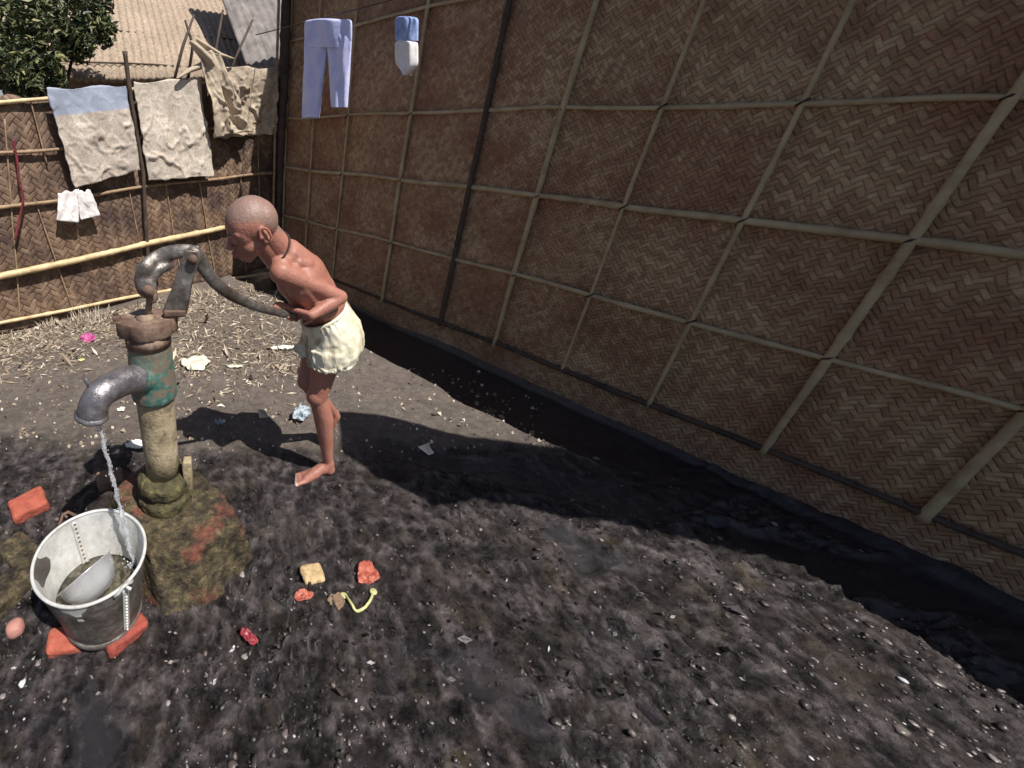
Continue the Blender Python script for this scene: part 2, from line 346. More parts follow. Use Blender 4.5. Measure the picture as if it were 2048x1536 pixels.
# ground
t = NT('mud'); ob = t.tc.outputs['Object']; at = t.n('Attribute', attribute_name='wet'); wet = at.outputs['Fac']
n1 = t.noise(3, 8, .65); n2 = t.noise(24, 8, .75); n3 = t.noise(95, 5, .7); n4 = t.noise(1.1, 4, .6)
dry = t.ramp(n2, [(.25, (.10, .078, .065)), (.5, (.20, .16, .135)), (.75, (.31, .255, .215))]); dry = t.mix(.5, dry, t.ramp(n1, [(.3, .5), (.65, 1.0)]), 'MULTIPLY')
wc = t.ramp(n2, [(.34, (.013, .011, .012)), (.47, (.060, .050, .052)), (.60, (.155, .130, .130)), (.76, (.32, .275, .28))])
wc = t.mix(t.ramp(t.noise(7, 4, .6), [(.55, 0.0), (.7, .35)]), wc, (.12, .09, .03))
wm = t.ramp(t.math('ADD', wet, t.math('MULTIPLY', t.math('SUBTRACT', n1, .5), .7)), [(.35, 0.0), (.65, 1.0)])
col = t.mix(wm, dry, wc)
cv = t.n('Attribute', attribute_name='cav'); col = t.mix(1.0, col, t.ramp(cv.outputs['Fac'], [(.0, .32), (.5, .95), (1.0, 1.4)]), 'MULTIPLY'); ad = t.n('Attribute', attribute_name='sludge_shade'); 
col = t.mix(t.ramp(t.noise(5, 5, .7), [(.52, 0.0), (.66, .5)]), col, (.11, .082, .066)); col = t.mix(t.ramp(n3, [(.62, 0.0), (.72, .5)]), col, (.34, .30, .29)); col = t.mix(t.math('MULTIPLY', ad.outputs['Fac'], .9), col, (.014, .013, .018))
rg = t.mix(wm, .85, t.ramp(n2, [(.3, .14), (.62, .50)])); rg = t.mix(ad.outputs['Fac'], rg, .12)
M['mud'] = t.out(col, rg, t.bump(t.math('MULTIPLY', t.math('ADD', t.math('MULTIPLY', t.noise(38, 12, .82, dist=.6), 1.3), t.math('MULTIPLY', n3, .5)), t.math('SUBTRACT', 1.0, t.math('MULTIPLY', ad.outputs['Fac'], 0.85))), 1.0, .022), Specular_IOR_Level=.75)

# ================================================================ SETTING
def wallperp(x, y):  # distance in front of the right-hand wall line
    return (x - C0.x)*WN.x + (y - C0.y)*WN.y
def ground_h(x, y):
    x = np.asarray(x, float); y = np.asarray(y, float)
    d = wallperp(x, y)
    w = wetmask(x, y)
    h = .03*fbm(x*1.3, y*1.3, 0, 3) + .012*fbm(x*6, y*6, 2, 3)*(.4+w)
    lump = np.abs(fbm(x*9+2, y*9, 5, 4)); ch = np.clip(.55+1.6*fbm(x*1.9+4, y*1.9, 6, 2), 0, 1); h = h + w*(.25+.75*ch)*(.040*(.3-lump) + muck(x, y))
    pud = puddle_shade(x, y); h = h*(1-pud) + pud*(-.012)
    h = h + .0025*fbm(x*30, y*30, 8, 2)
    ditch = np.clip((.74 + .07*fbm(x*3, y*3, 9, 2) - d)/.10, 0, 1) * np.clip((d+.1)/.15, 0, 1); ditch = ditch*ditch*(3-2*ditch)
    h = h - .14*ditch
    return h - .01
def muck(x, y):
    t = 0
    for k, (f, a_) in enumerate(((16, .016), (34, .011), (70, .0065))):
        wx = x + .02*fbm(x*11, y*11, k, 2); wy = y + .02*fbm(x*11+9, y*11, k, 2); t = t + a_*(.5-np.abs(vnoise(wx*f+k*7, wy*f*.8, k*3.3))*2.2)
    return t
def puddle_shade(x, y):
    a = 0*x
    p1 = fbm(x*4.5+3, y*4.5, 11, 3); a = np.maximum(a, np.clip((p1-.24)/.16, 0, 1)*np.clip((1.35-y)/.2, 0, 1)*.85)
    # wet channel, its black painted in to deepen the shade band across the yard
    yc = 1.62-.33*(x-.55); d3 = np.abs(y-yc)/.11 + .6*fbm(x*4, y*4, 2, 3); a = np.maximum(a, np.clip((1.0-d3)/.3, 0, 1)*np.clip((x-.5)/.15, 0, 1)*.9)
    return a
def wetmask(x, y):
    x = np.asarray(x, float); y = np.asarray(y, float)
    return np.clip((1.78 + .22*fbm(x*1.7, y*1.7, 3, 3) + np.clip((x-.1)*.05, -.1, .2) - y)/.35, 0, 1)
xs = np.concatenate([[-90, -40, -18, -9, -6, -4.2, -3.2], np.arange(-2.4, -1.1, .02), np.arange(-1.1, 1.2, .0055), np.arange(1.2, 2.4, .011), np.arange(2.4, 4.2, .05), [5, 7, 12, 25, 50, 90]])
ys = np.concatenate([[-60, -25, -10, -5, -2.5, -1.2, -.5, -.2], np.arange(0.0, .3, .02), np.arange(.3, 1.65, .0055), np.arange(1.65, 3.0, .013), np.arange(3.0, 5.2, .03), [5.6, 6.2, 7, 9, 14, 25, 50, 100, 150]])
X, Y = np.meshgrid(xs, ys); Z = ground_h(X, Y); nx, ny = len(xs), len(ys)
V = np.stack([X.ravel(), Y.ravel(), Z.ravel()], 1)
i = np.arange(ny-1)[:, None]*nx + np.arange(nx-1)[None, :]; Fq = np.stack([i, i+1, i+nx+1, i+nx], -1).reshape(-1, 4)
me = bpy.data.meshes.new('ground'); me.vertices.add(len(V)); me.vertices.foreach_set('co', V.ravel())
me.loops.add(Fq.size); me.loops.foreach_set('vertex_index', Fq.ravel()); me.polygons.add(len(Fq))
me.polygons.foreach_set('loop_start', np.arange(0, Fq.size, 4)); me.polygons.foreach_set('loop_total', np.full(len(Fq), 4))
me.polygons.foreach_set('use_smooth', np.ones(len(Fq), bool)); me.update(calc_edges=True); me.validate()
a = me.attributes.new('wet', 'FLOAT', 'POINT'); a.data.foreach_set('value', wetmask(V[:, 0], V[:, 1]))
dd = wallperp(V[:, 0], V[:, 1]); a = me.attributes.new('sludge_shade', 'FLOAT', 'POINT')
a.data.foreach_set('value', np.maximum(puddle_shade(V[:, 0], V[:, 1])*.85, np.clip((.70 + .07*fbm(V[:, 0]*3, V[:, 1]*3, 9, 2) - dd)/.08, 0, 1)*np.clip((dd+.05)/.1, 0, 1)))  # black of ditch and puddles, plus the channel's painted shade
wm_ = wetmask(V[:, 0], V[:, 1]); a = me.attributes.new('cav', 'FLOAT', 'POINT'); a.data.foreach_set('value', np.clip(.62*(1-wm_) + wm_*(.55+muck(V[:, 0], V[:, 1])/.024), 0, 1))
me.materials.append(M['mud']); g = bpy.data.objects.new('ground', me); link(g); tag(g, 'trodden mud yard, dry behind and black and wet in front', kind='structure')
def gz(x, y): return float(ground_h(x, y))
def gp(px, py):
    p = atZ(px, py, 0)
    for _ in range(5): p = atZ(px, py, gz(p.x, p.y))
    return p

# ---- back fence
def panel(name, p0, d, n, L0, L1, ztop0, ztop1, mat, parent, thick=.012, wob=.012, zb=-.03):
    ns, nz = 120, 40; vs = []; uv = []
    for side in (0, 1):
        for a in range(ns+1):
            s_ = L0 + (L1-L0)*a/ns
            zt = ztop0 + (ztop1-ztop0)*a/ns + .02*math.sin(s_*9) + .015*math.sin(s_*23+1)
            for b in range(nz+1):
                z = zb + (zt-zb)*b/nz
                q = p0 + d*s_ + Vector((0, 0, z)) + n*(wob*float(fbm(s_*1.7, z*1.7, side*0+4, 2)) + (thick/2 if side == 0 else -thick/2))
                vs.append(q); uv.append((s_, z))
    K = (ns+1)*(nz+1); fs = []
    for a in range(ns):
        for b in range(nz):
            i0 = a*(nz+1)+b; i1 = i0+nz+1; fs.append((i0, i1, i1+1, i0+1)); fs.append((K+i0, K+i0+1, K+i1+1, K+i1))
    for a in range(ns):
        i0 = a*(nz+1)+nz; i1 = i0+nz+1; fs.append((i0, i1, K+i1, K+i0)); j0 = a*(nz+1); j1 = j0+nz+1; fs.append((j0, K+j0, K+j1, j1))
    for b in range(nz):
        fs.append((b, b+1, K+b+1, K+b)); e = ns*(nz+1)+b; fs.append((e, K+e, K+e+1, e+1))
    return mk(name, vs, fs, mat, parent, True, uv)
fence = thing('woven_fence', F0, 'brown woven bamboo fence with pale rails, closing the back left of the yard', 'fence')
sC = (C0-F0).dot(FD)
ztl = fen(35, 196).z; ztr = fen(540, 150).z; sl_ = (fen(35, 196)-F0).dot(FD); sr_ = (fen(540, 150)-F0).dot(FD)
k_ = (ztr-ztl)/(sr_-sl_)
panel('woven_panel', F0, FD, FN, -2.2, sC-.02, ztl+k_*(-2.2-sl_), ztl+k_*(sC-sl_), M['weave_fence'], fence)
def culm(pts, r, mat, parent, name, nodes=True, n=10, label=None, flat=None):
    wseed = random.uniform(0, 50)
    """a bamboo pole with swollen joints"""
    P_ = []; Rr = []; tot = sum((Vector(pts[i+1])-Vector(pts[i])).length for i in range(len(pts)-1))
    N = max(6, int(tot/.035)); cum = [0]
    for i_ in range(len(pts)-1): cum.append(cum[-1]+(Vector(pts[i_+1])-Vector(pts[i_])).length)
    gap = random.uniform(.2, .3); ph = random.uniform(0, gap)
    for k in range(N+1):
        s_ = tot*k/N; j = 0
        while j < len(cum)-2 and cum[j+1] < s_: j += 1
        q = Vector(pts[j]).lerp(Vector(pts[j+1]), (s_-cum[j])/max(cum[j+1]-cum[j], 1e-6))
        q += Vector((.006*float(fbm(s_*2, wseed, 0, 2)), 0, .004*math.sin(s_*5+ph*9)+.006*float(fbm(s_*2.4, wseed+9, 0, 2))))
        dn = ((s_+ph) % gap); rr = r*(1+.0*dn)
        if nodes and (dn < .02): rr *= 1.22
        P_.append(q); Rr.append(rr*(1+.07*random.uniform(-1, 1)+.18*float(fbm(s_*1.5, wseed, 3, 2))))
    return MB().tube(P_, Rr, n, flat=flat).build(name, mat, parent, label=label)
def fline(*pp, off=.03): return [fen(x, y, off) for x, y in pp]
culm(fline((-70, 213), (90, 197), (300, 175), (548, 150)), .013, M['bamboo_pale'], fence, 'rail', label='topmost rail, mostly under the sacks')
culm(fline((-70, 312), (110, 299), (300, 272), (550, 240)), .011, M['bamboo_old'], fence, 'rail', label='second rail from the top')
culm(fline((-70, 424), (100, 403), (340, 367), (555, 345)), .013, M['bamboo_old'], fence, 'rail', label='middle rail just below the sacks')
culm(fline((-80, 571), (35, 545), (448, 455), off=.05), .022, M['bamboo_pale'], fence, 'rail', label='thick pale yellow pole')
culm(fline((448, 455), (556, 433), off=.05), .018, M['bamboo_pale'], fence, 'rail')
culm(fline((-70, 660), (60, 634), (270, 592), (475, 556), (556, 543)), .014, M['bamboo_pale'], fence, 'rail', label='lowest rail close to the ground')
for (x0, y0, x1, y1) in ((75, 413, 150, 630), (60, 200, 95, 330), (255, 360, 300, 590), (398, 360, 432, 560), (10, 240, 40, 640), (330, 360, 366, 575), (515, 170, 520, 530), (482, 350, 492, 545)):
    culm(fline((x0, y0), (x1, y1), off=.018), .006, M['bamboo_old'], fence, 'batten', n=6)
st_ = thing('fence_stake', fen(285, 345, .06), 'dark thin stake standing up between the blue-banded and the pale sack', 'stake')
culm(fline((249, 104), (262, 200), (287, 350), (300, 600), off=.05), .017, M['darkwood'], st_, 'stake_shaft', n=8)
for k, (pp, lb) in enumerate([(((388, 30), (365, 95), (346, 170)), 'thin dark leaning stick, leftmost above the fence'), (((370, 40), (386, 90), (376, 160)), 'short dark crooked stick beside the twisted sack'),
    (((446, 20), (428, 120), (424, 160)), 'thin dark stick rising behind the twisted sack'), (((505, 40), (470, 118), (458, 160)), 'thin dark stick leaning right, nearest the corner post')]):
    q = fline(*pp, off=-.04); MB().tube(q, [.009, .012, .013], 8, jit=.1).build('stick', M['darkwood'])
    tag(bpy.context.scene.collection.objects[-1], lb, 'stick', 'sticks above the back fence')

rc = MB().tube(bez([fen(x, y, .06) for x, y in ((26, 280), (34, 320), (38, 360), (46, 398), (38, 440), (30, 480))], 40), .008, 8, jit=.15).build('red_cord', simple('red_cord_mat', (.10, .012, .02), (.24, .03, .04), 30, .8)); tag(rc, 'dark red twisted cloth cord hanging at the far left of the fence', 'cord')
# ---- right-hand wall
wall = thing('woven_wall', C0, 'tall shaded wall of finely woven bamboo matting crossed by thin battens', 'wall')
WLEN = 7.6; WH = 2.62
panel('woven_panel', C0, WD, WN, .0, WLEN, WH, WH, M['weave_wall'], wall, .015, .018, -.2)
def wz(px, py): q = wal(px, py); return (q-C0).dot(WD), q.z
def wpt(s_, z, off=.026): return C0 + WD*s_ + WN*off + Vector((0, 0, z))
zs = [sum(wz(x, y)[1] for x, y in pr)/2 for pr in (((580, 237), (930, 226)), ((580, 336), (940, 376)), ((590, 436), (940, 524)))]
for z, r in zip(zs, (.011, .015, .013)):
    culm([wpt(0, z), wpt(2, z+.012), wpt(4, z-.01), wpt(WLEN, z)], r, M['batten'], wall, 'rail', flat=(1, .6) if False else None, n=8)
culm([wpt(0, .04), wpt(3, .05), wpt(WLEN, .04)], .014, M['darkwood'], wall, 'rail', n=8, label='dark bottom rail')
culm([wpt(0, zs[0]+.62), wpt(3, zs[0]+.6), wpt(WLEN, zs[0]+.61)], .012, M['batten'], wall, 'rail', n=8)
ss = [wz(571, 400)[0], wz(622, 400)[0], wz(684, 400)[0], wz(800, 400)[0], wz(940, 400)[0]]
ss += [ss[-1]+.42*k for k in range(1, 9)]
for k, s_ in enumerate(ss):
    if s_ < WLEN: culm([wpt(s_, .02, .03), wpt(s_+random.uniform(-.01, .01), 1.2, .032), wpt(s_+random.uniform(-.02, .02), WH-.02, .03)], (.013, .009, .009, .014, .016)[k % 5], M['batten'] if k != 4 else M['darkwood'], wall, 'batten', n=8)
for z in zs:
    for s_ in ss:
        if s_ < WLEN:
            q = wpt(s_, z, .034); MB().tube([q+Vector((0, 0, -.012))+WD*-.014, q+WN*.014, q+Vector((0, 0, .012))+WD*.014], .004, 6).build('lashing', M['cord'], wall)
# eave: strip of thatch running along the wall head
vs = []; fs = []; NE = 160
for k in range(NE+1):
    s_ = -.25 + (WLEN+.3)*k/NE
    for (o_, z) in ((-.55, 3.0), (-.55, 2.93), (.22+.03*random.uniform(-1, 1), 2.56), (.22, 2.66)): vs.append(C0+WD*s_+WN*o_+Vector((0, 0, z)))
for k in range(NE):
    for j in range(4): a_, b_ = k*4+j, k*4+(j+1) % 4; fs.append((a_, b_, b_+4, a_+4))
fs += [(0, 1, 2, 3), (NE*4+3, NE*4+2, NE*4+1, NE*4)]
mk('eave', vs, fs, M['bamboo_old'], wall, False)
post = thing('corner_post', C0, 'dark upright timber post in the corner where fence and wall meet', 'post')
culm([C0+Vector((-.03, -.10, -.1)), C0+Vector((-.035, -.10, 1.3)), C0+Vector((-.02, -.11, 2.7))], .045, M['darkwood'], post, 'post_shaft', n=12)
culm([C0+Vector((-.09, -.16, -.1)), C0+Vector((-.10, -.16, 2.5))], .012, M['bamboo_old'], post, 'side_pole', n=8)

# ---- neighbouring hut behind the fence
hut = thing('thatched_hut', (-.6, 7.0, 0), 'neighbouring hut with pale ribbed roof rising behind the back fence', 'hut')
hd = Vector((.93, .36, 0)).normalized(); hn = Vector((hd.y, -hd.x, 0)); H0 = Vector((-.9, 5.6, 0))
t = NT('roof_thatch'); n1 = t.noise(3, 6, .7); nn_ = t.noise(30, 5, .7); col = t.ramp(nn_, [(.3, (.25, .18, .13)), (.6, (.46, .36, .27)), (.8, (.60, .50, .39))])
col = t.mix(.5, col, t.ramp(n1, [(.3, .5), (.6, 1.0)]), 'MULTIPLY'); M['roof'] = t.out(col, .85, t.bump(nn_, .6, .01))
vs = []; fs = []; NR = 900; L_ = 5.4; rows = 7
for k in range(NR+1):
    s_ = -1.9 + L_*k/NR; h_ = .026*abs(math.sin(s_*math.pi/.085))
    for j in range(rows):
        f_ = j/(rows-1); q = H0 + hd*(s_+.25*f_) - hn*(f_*2.6-.1) + Vector((0, 0, 1.86 + f_*1.75 + h_ + .03*math.sin(s_*2+f_*4))); vs.append(q)
for k in range(NR):
    for j in range(rows-1): a_ = k*rows+j; fs.append((a_, a_+rows, a_+rows+1, a_+1))
rf = mk('roof', vs, fs, M['roof'], hut); so_ = rf.modifiers.new('s', 'SOLIDIFY'); so_.thickness = .05; so_.offset = -1
for f_ in (.06, .28):
    for dz in (0, .05):
        culm([H0 + hd*s_ - hn*((f_)*2.6-.1) + Vector((0, 0, 1.885+f_*1.75+dz*.5)) for s_ in (-1.85, 0, 1.8, 3.4)], .009, M['darkwood'], rf, 'binding_pole', n=6)
        break
vs = [H0+hd*s_-hn*(.22+o_)+Vector((0, 0, z)) for s_ in (-1.7, 3.3) for o_ in (0, .12) for z in (-.1, 1.95)]
M['mud_wall'] = simple('mud_wall', (.30, .22, .16), (.45, .34, .26), 5, .9, .8, 20, .03)
mk('mud_wall', vs, [(0, 1, 5, 4), (2, 6, 7, 3), (0, 2, 3, 1), (4, 5, 7, 6), (1, 3, 7, 5)], M['mud_wall'], hut, False)
# second grey tin roof to its right
tin = thing('tin_shed', (1.2, 7.6, 0), 'grey shed with a patchy weathered roof behind the twisted sack', 'shed')
M['tin'] = simple('tin', (.10, .085, .08), (.24, .21, .20), 6, .75, .5, 30, .01, .0, c2=(.33, .29, .26))
T0 = Vector((.05, 5.25, 0)); vs = []; fs = []
for k in range(101):
    s_ = k/100*2.4
    for j in range(5):
        f_ = j/4; vs.append(T0+hd*s_ - hn*f_*1.6 + Vector((0, 0, 1.84+f_*1.5+.02*math.sin(s_*60))))
for k in range(100):
    for j in range(4): a_ = k*5+j; fs.append((a_, a_+5, a_+6, a_+1))
tr = mk('roof', vs, fs, M['tin'], tin); so_ = tr.modifiers.new('s', 'SOLIDIFY'); so_.thickness = .02; so_.offset = -1
vs = [T0+hd*s_-hn*(.1+o_)+Vector((0, 0, z)) for s_ in (.05, 2.3) for o_ in (0, .1) for z in (-.1, 1.95)]
mk('shed_wall', vs, [(0, 1, 5, 4), (2, 6, 7, 3), (0, 2, 3, 1), (4, 5, 7, 6), (1, 3, 7, 5)], M['mud_wall'], tin, False)

# ---- leafy tree top left
def leaves(name, cl, N, size, mat, parent, spread):
    vs = []; fs = []; lv = []
    for _ in range(N):
        c, r = random.choice(cl); d_ = Vector((random.gauss(0, 1), random.gauss(0, 1), random.gauss(0, 1))).normalized()*r*(random.random()**.45)
        p = c+Vector((d_.x, d_.y, d_.z*.8)); a_ = Vector((random.gauss(0, 1), random.gauss(0, 1), random.gauss(0, .6))).normalized(); b_ = a_.cross(Vector((random.gauss(0, 1), random.gauss(0, 1), random.gauss(0, 1)))).normalized()
        L = size*random.uniform(.6, 1.4); w_ = L*.33; i0 = len(vs); nn2 = a_.cross(b_)*L*.12
        vs += [p-a_*L*.5, p-b_*w_*.5+nn2, p+b_*w_*.5+nn2, p+a_*L*.5]; fs += [(i0, i0+1, i0+3), (i0, i0+3, i0+2)]
        x = min(1, max(0, random.gauss(.42, .25))); lv += [x]*4
    o = mk(name, vs, fs, mat, parent, False); at_ = o.data.attributes.new('lv', 'FLOAT', 'POINT'); at_.data.foreach_set('value', lv); return o
tp = fen(60, 60, -1.0)
tree = thing('leafy_tree', (tp.x-.35, tp.y+.3, 0), 'dense dark green leafy tree leaning over the left end of the fence', 'tree')
cl = []
for (px, py, off, r) in ((20, 20, -1.0, .42), (60, 60, -.9, .34), (110, 40, -1.1, .36), (60, 120, -.8, .26), (150, 90, -1.0, .18), (190, 60, -1.1, .20), (20, 130, -.7, .22), (95, 150, -.75, .15), (-60, 80, -1.0, .5), (-60, 0, -1.2, .6), (90, -30, -1.2, .5), (180, 10, -1.3, .22), (45, 165, -.6, .12)):
    cl.append((fen(px, py, off), r))
leaves('crown', cl, 7500, .08, M['leaf'], tree, 1)
mb = MB(); b0 = Vector((tp.x-.35, tp.y+.3, -.1)); mb.tube([b0, b0+Vector((.05, 0, .9)), b0+Vector((.1, -.1, 1.6)), b0+Vector((.15, -.15, 2.3))], [.11, .09, .07, .03], 12, jit=.06)
for c, r in cl[::2]: mb.tube([b0+Vector((.07, -.05, 1.2)), b0.lerp(c, .6)+Vector((0, 0, .3)), c], [.045, .025, .01], 8)
mb.build('trunk', M['darkwood'], tree)

# ================================================================ LAUNDRY
def cloth(name, corners, plane, off, mat, label=None, cat=None, amp=.02, n=(60, 70), thick=.006, jag=.012, seed=0, parent=None, fold=True, vert=1.0):
    A, B, Cc, D = [plane(x, y, off) for x, y in corners]  # tl, tr, br, bl
    nrm = (B-A).cross(D-A).normalized()
    if nrm.dot(O-A) < 0: nrm = -nrm
    vs = []; uv = []; nu, nv = n
    U = np.linspace(0, 1, nu+1); Vv = np.linspace(0, 1, nv+1)
    for b, v in enumerate(Vv):
        for a, u in enumerate(U):
            q = A.lerp(B, u).lerp(D.lerp(Cc, u), v)
            ed = jag*(float(fbm(u*9+seed, v*9, seed, 3)))
            q = q + (Cc-D).normalized()*ed*(1 if (a in (0, nu)) else .3) + Vector((0, 0, ed*(1.2 if b == nv else .3)))
            if b == 0: q.z += .008*math.sin(u*11+seed)
            cr = 1-abs(float(fbm(u*4.5+v*2.2*math.sin(seed)+seed, v*3.5-u*1.5, seed+3, 2)))*5; cr2 = 1-abs(float(fbm(u*7-v*3+seed*2, v*6+u*2, seed+9, 2)))*5
            w_ = amp*(float(fbm(u*3.2*vert+seed*3, v*1.4, seed, 2))*1.4 + .38*max(cr, 0)+.22*max(cr2, 0))*min(1, .25+v*1.5)
            w_ += amp*.5*math.sin(u*14+seed+v*2)*(1-v)*.7 if fold else 0
            vs.append(q+nrm*w_); uv.append((u, 1-v))
    fs = [(b*(nu+1)+a, (b+1)*(nu+1)+a, (b+1)*(nu+1)+a+1, b*(nu+1)+a+1) for b in range(nv) for a in range(nu)]
    o = mk(name, vs, fs, mat, parent, True, uv); m = o.modifiers.new('s', 'SOLIDIFY'); m.thickness = thick; m.offset = 0
    if label: tag(o, label, cat, 'things hung out to dry')
    return o
cloth('jute_sack', [(92, 178), (252, 170), (280, 340), (150, 376)], fen, .085, M['sack_band'], 'jute sack with a faded blue band along its top, leftmost on the fence', 'sack', .03, seed=1)
cloth('jute_sack', [(266, 166), (402, 154), (425, 352), (299, 362)], fen, .09, M['sack_pale'], 'plain pale crumpled jute sack hung second from the left on the fence', 'sack', .035, seed=2)
tw = cloth('jute_sack', [(440, 132), (554, 138), (556, 268), (438, 276)], fen, .08, M['sack_brown'], 'brown jute sack with a twisted knotted top, hung nearest the corner post', 'sack', .06, seed=3)
mb = MB(); cloth('side_drape', [(398, 98), (440, 108), (505, 262), (426, 276)], fen, .15, M['sack_brown'], amp=.05, seed=8, n=(40, 60)).parent = tw
q = [fen(x, y, .15) for x, y in ((380, 82), (396, 98), (414, 118), (432, 140))]; mb.tube(q, [.02, .045, .055, .03], 16, flat=(1, .6), jit=.10)
q = [fen(x, y, .11) for x, y in ((352, 158), (380, 140), (412, 128), (430, 135))]; mb.tube(q, [.012, .03, .045, .03], 14, flat=(1, .6), jit=.1)
q = [fen(x, y, .12) for x, y in ((392, 78), (410, 92), (440, 110), (470, 118))]; mb.tube(q, [.015, .035, .03, .01], 14, flat=(1, .6), jit=.1)
o = mb.build('twisted_fold', M['sack_brown'], None); o.parent = tw; fuse(o, .009, 3)
# small white shorts
ws = thing('white_shorts', fen(152, 410, .08), 'small pinkish white pair of shorts hung low on the left of the fence', 'shorts', 'things hung out to dry')
cloth('leg', [(117, 386), (158, 379), (157, 445), (113, 441)], fen, .075, M['white_cloth'], amp=.010, n=(20, 24), jag=.003, seed=4, parent=None, thick=.012).parent = ws
cloth('leg', [(154, 384), (180, 380), (200, 430), (162, 441)], fen, .085, M['white_cloth'], amp=.010, n=(20, 24), jag=.006, seed=5, parent=None, thick=.012).parent = ws
for ch in ws.children: ch.matrix_parent_inverse = Matrix.Translation(-ws.location)
# trousers on the wall
line_z = wal(650, 38, .40).z
ln = MB(); pts = []
for k in range(41):
    s_ = .1+(6.5)*k/40; pts.append(C0+WD*s_+WN*.41+Vector((0, 0, line_z-.02+.05*((k-20)/20)**2)))
ln.tube(pts, .004, 6); o = ln.build('clothes_line', M['cord']); tag(o, 'thin dark washing line strung in front of the woven wall', 'rope')
tz = thing('trousers', wal(650, 240, .38), 'pale lilac blue trousers hanging by the waist before the woven wall', 'trousers', 'things hung out to dry')
def legtube(name, rows_, off, mat, parent, depth=.035):
    vs = []; n = 28
    for (xl, xr, y) in rows_:
        a_, b_ = wal(xl, y, off), wal(xr, y, off); c = (a_+b_)/2; h_ = (b_-a_)/2
        for k in range(n):
            w_ = 2*math.pi*k/n; wr = 1+.28*math.sin(w_*5+y*.03)+.16*math.sin(w_*8-y*.05)
            vs.append(c + h_*math.cos(w_) + WN*depth*math.sin(w_)*wr)
    vs = [q+WN*.010*float(fbm(q.x*9, q.y*9, q.z*5, 3))+WD*.006*float(fbm(q.x*12+5, q.z*12, q.y*3, 3))+Vector((0, 0, .012*float(fbm(q.x*10+q.y*10, 3, 7, 2)))) for q in vs]
    m = len(rows_); fs = [(i_*n+k, i_*n+(k+1) % n, (i_+1)*n+(k+1) % n, (i_+1)*n+k) for i_ in range(m-1) for k in range(n)]; fs += [tuple(range(n-1, -1, -1))]
    o = mk(name, vs, fs, mat, parent); s2 = o.modifiers.new('sub', 'SUBSURF'); s2.levels = s2.render_levels = 2; return o
legtube('trouser_leg', [(609, 656, 60), (608, 655, 90), (608, 652, 120), (607, 648, 150), (607, 644, 190), (606, 640, 220), (606, 638, 234)], .40, M['blue_cloth'], tz)
legtube('trouser_leg', [(652, 704, 60), (654, 703, 90), (658, 701, 120), (660, 699, 150), (661, 697, 180), (662, 696, 205), (663, 695, 214)], .40, M['blue_cloth'], tz)
legtube('waist', [(611, 704, 36), (609, 705, 44), (609, 704, 60), (609, 704, 80), (613, 700, 95)], .402, M['blue_cloth'], tz, .04)
bgT = thing('hanging_garment', wal(813, 150, .38), 'small blue and white garment with pointed hem hanging before the woven wall', 'garment', 'things hung out to dry')
legtube('blue_top', [(791, 838, 34), (790, 837, 50), (791, 836, 66), (791, 836, 84)], .40, M['blue_dark'], bgT, .03)
legtube('white_hem', [(792, 835, 80), (790, 836, 98), (790, 836, 110), (790, 836, 122), (792, 835, 132), (800, 829, 141), (808, 821, 148), (813, 817, 152)], .403, M['white_cloth'], bgT, .034)

# ================================================================ PUMP
PY = 1.11
def pj(px, py, y=PY): return atY(px, py, y)
base_c = atZ(327, 975, .17); ax = Vector((-.283, PY, 0))
# masonry block
ZT = .17
top = [atZ(x, y, ZT) for x, y in ((232, 978), (300, 920), (398, 945), (446, 990), (482, 1042), (385, 1098), (300, 1104), (262, 1060))]
bot = [atZ(x, y, -.04) for x, y in ((205, 1040), (290, 930), (405, 985), (462, 1040), (512, 1122), (415, 1225), (338, 1262), (262, 1175))]
mb = MB(); n = len(top); c = sum(top, Vector())/n
vs = bot+[b_.lerp(t_, .95)+(t_-c).normalized()*.004 for b_, t_ in zip(bot, top)]+top+[t_.lerp(c, .5)+Vector((0, 0, .004)) for t_ in top]
fs = [(i_*n+k, i_*n+(k+1) % n, (i_+1)*n+(k+1) % n, (i_+1)*n+k) for i_ in range(3) for k in range(n)]+[tuple(range(3*n, 4*n)), tuple(range(n-1, -1, -1))]
mb.add(vs, fs); blk = mb.build('pump_plinth', M['moss_block']); fuse(blk, .005, 0); rough(blk, .006, 10, 3); rough(blk, .005, 45, 4)
tag(blk, 'low angular block of wet mossy masonry carrying the hand pump', 'plinth')
pump = thing('hand_pump', (ax.x, ax.y, .2), 'old cast iron hand pump with peeling green paint, pouring water', 'water pump')
def zat(py, y=PY): return pj(310, py, y).z
z_fl = zat(640); z_cast = zat(786); zb = .178
mb = MB().lathe(ax, [(.088, zb-.02), (.094, zb), (.095, zb+.03), (.082, zb+.042), (.080, zb+.055), (.090, zb+.065), (.088, zb+.10), (.070, zb+.115), (.066, zb+.12)], 36)
o = mb.build('base_collar', M['moss_iron'], pump); fuse(o, .006, 2); rough(o, .007, 35, 3)
mb = MB().box(ax+Vector((.085, -.005, zb+.10)), (.03, .05, .14), bev=.006); o = mb.build('base_clamp', M['crust_pipe'], pump); rough(o, .003, 60)
mb = MB().lathe(ax, [(.057, zb+.10), (.056, zb+.2), (.058, zb+.3), (.0585, z_cast-.03), (.056, z_cast+.01)], 40); o = mb.build('barrel', M['crust_pipe'], pump)
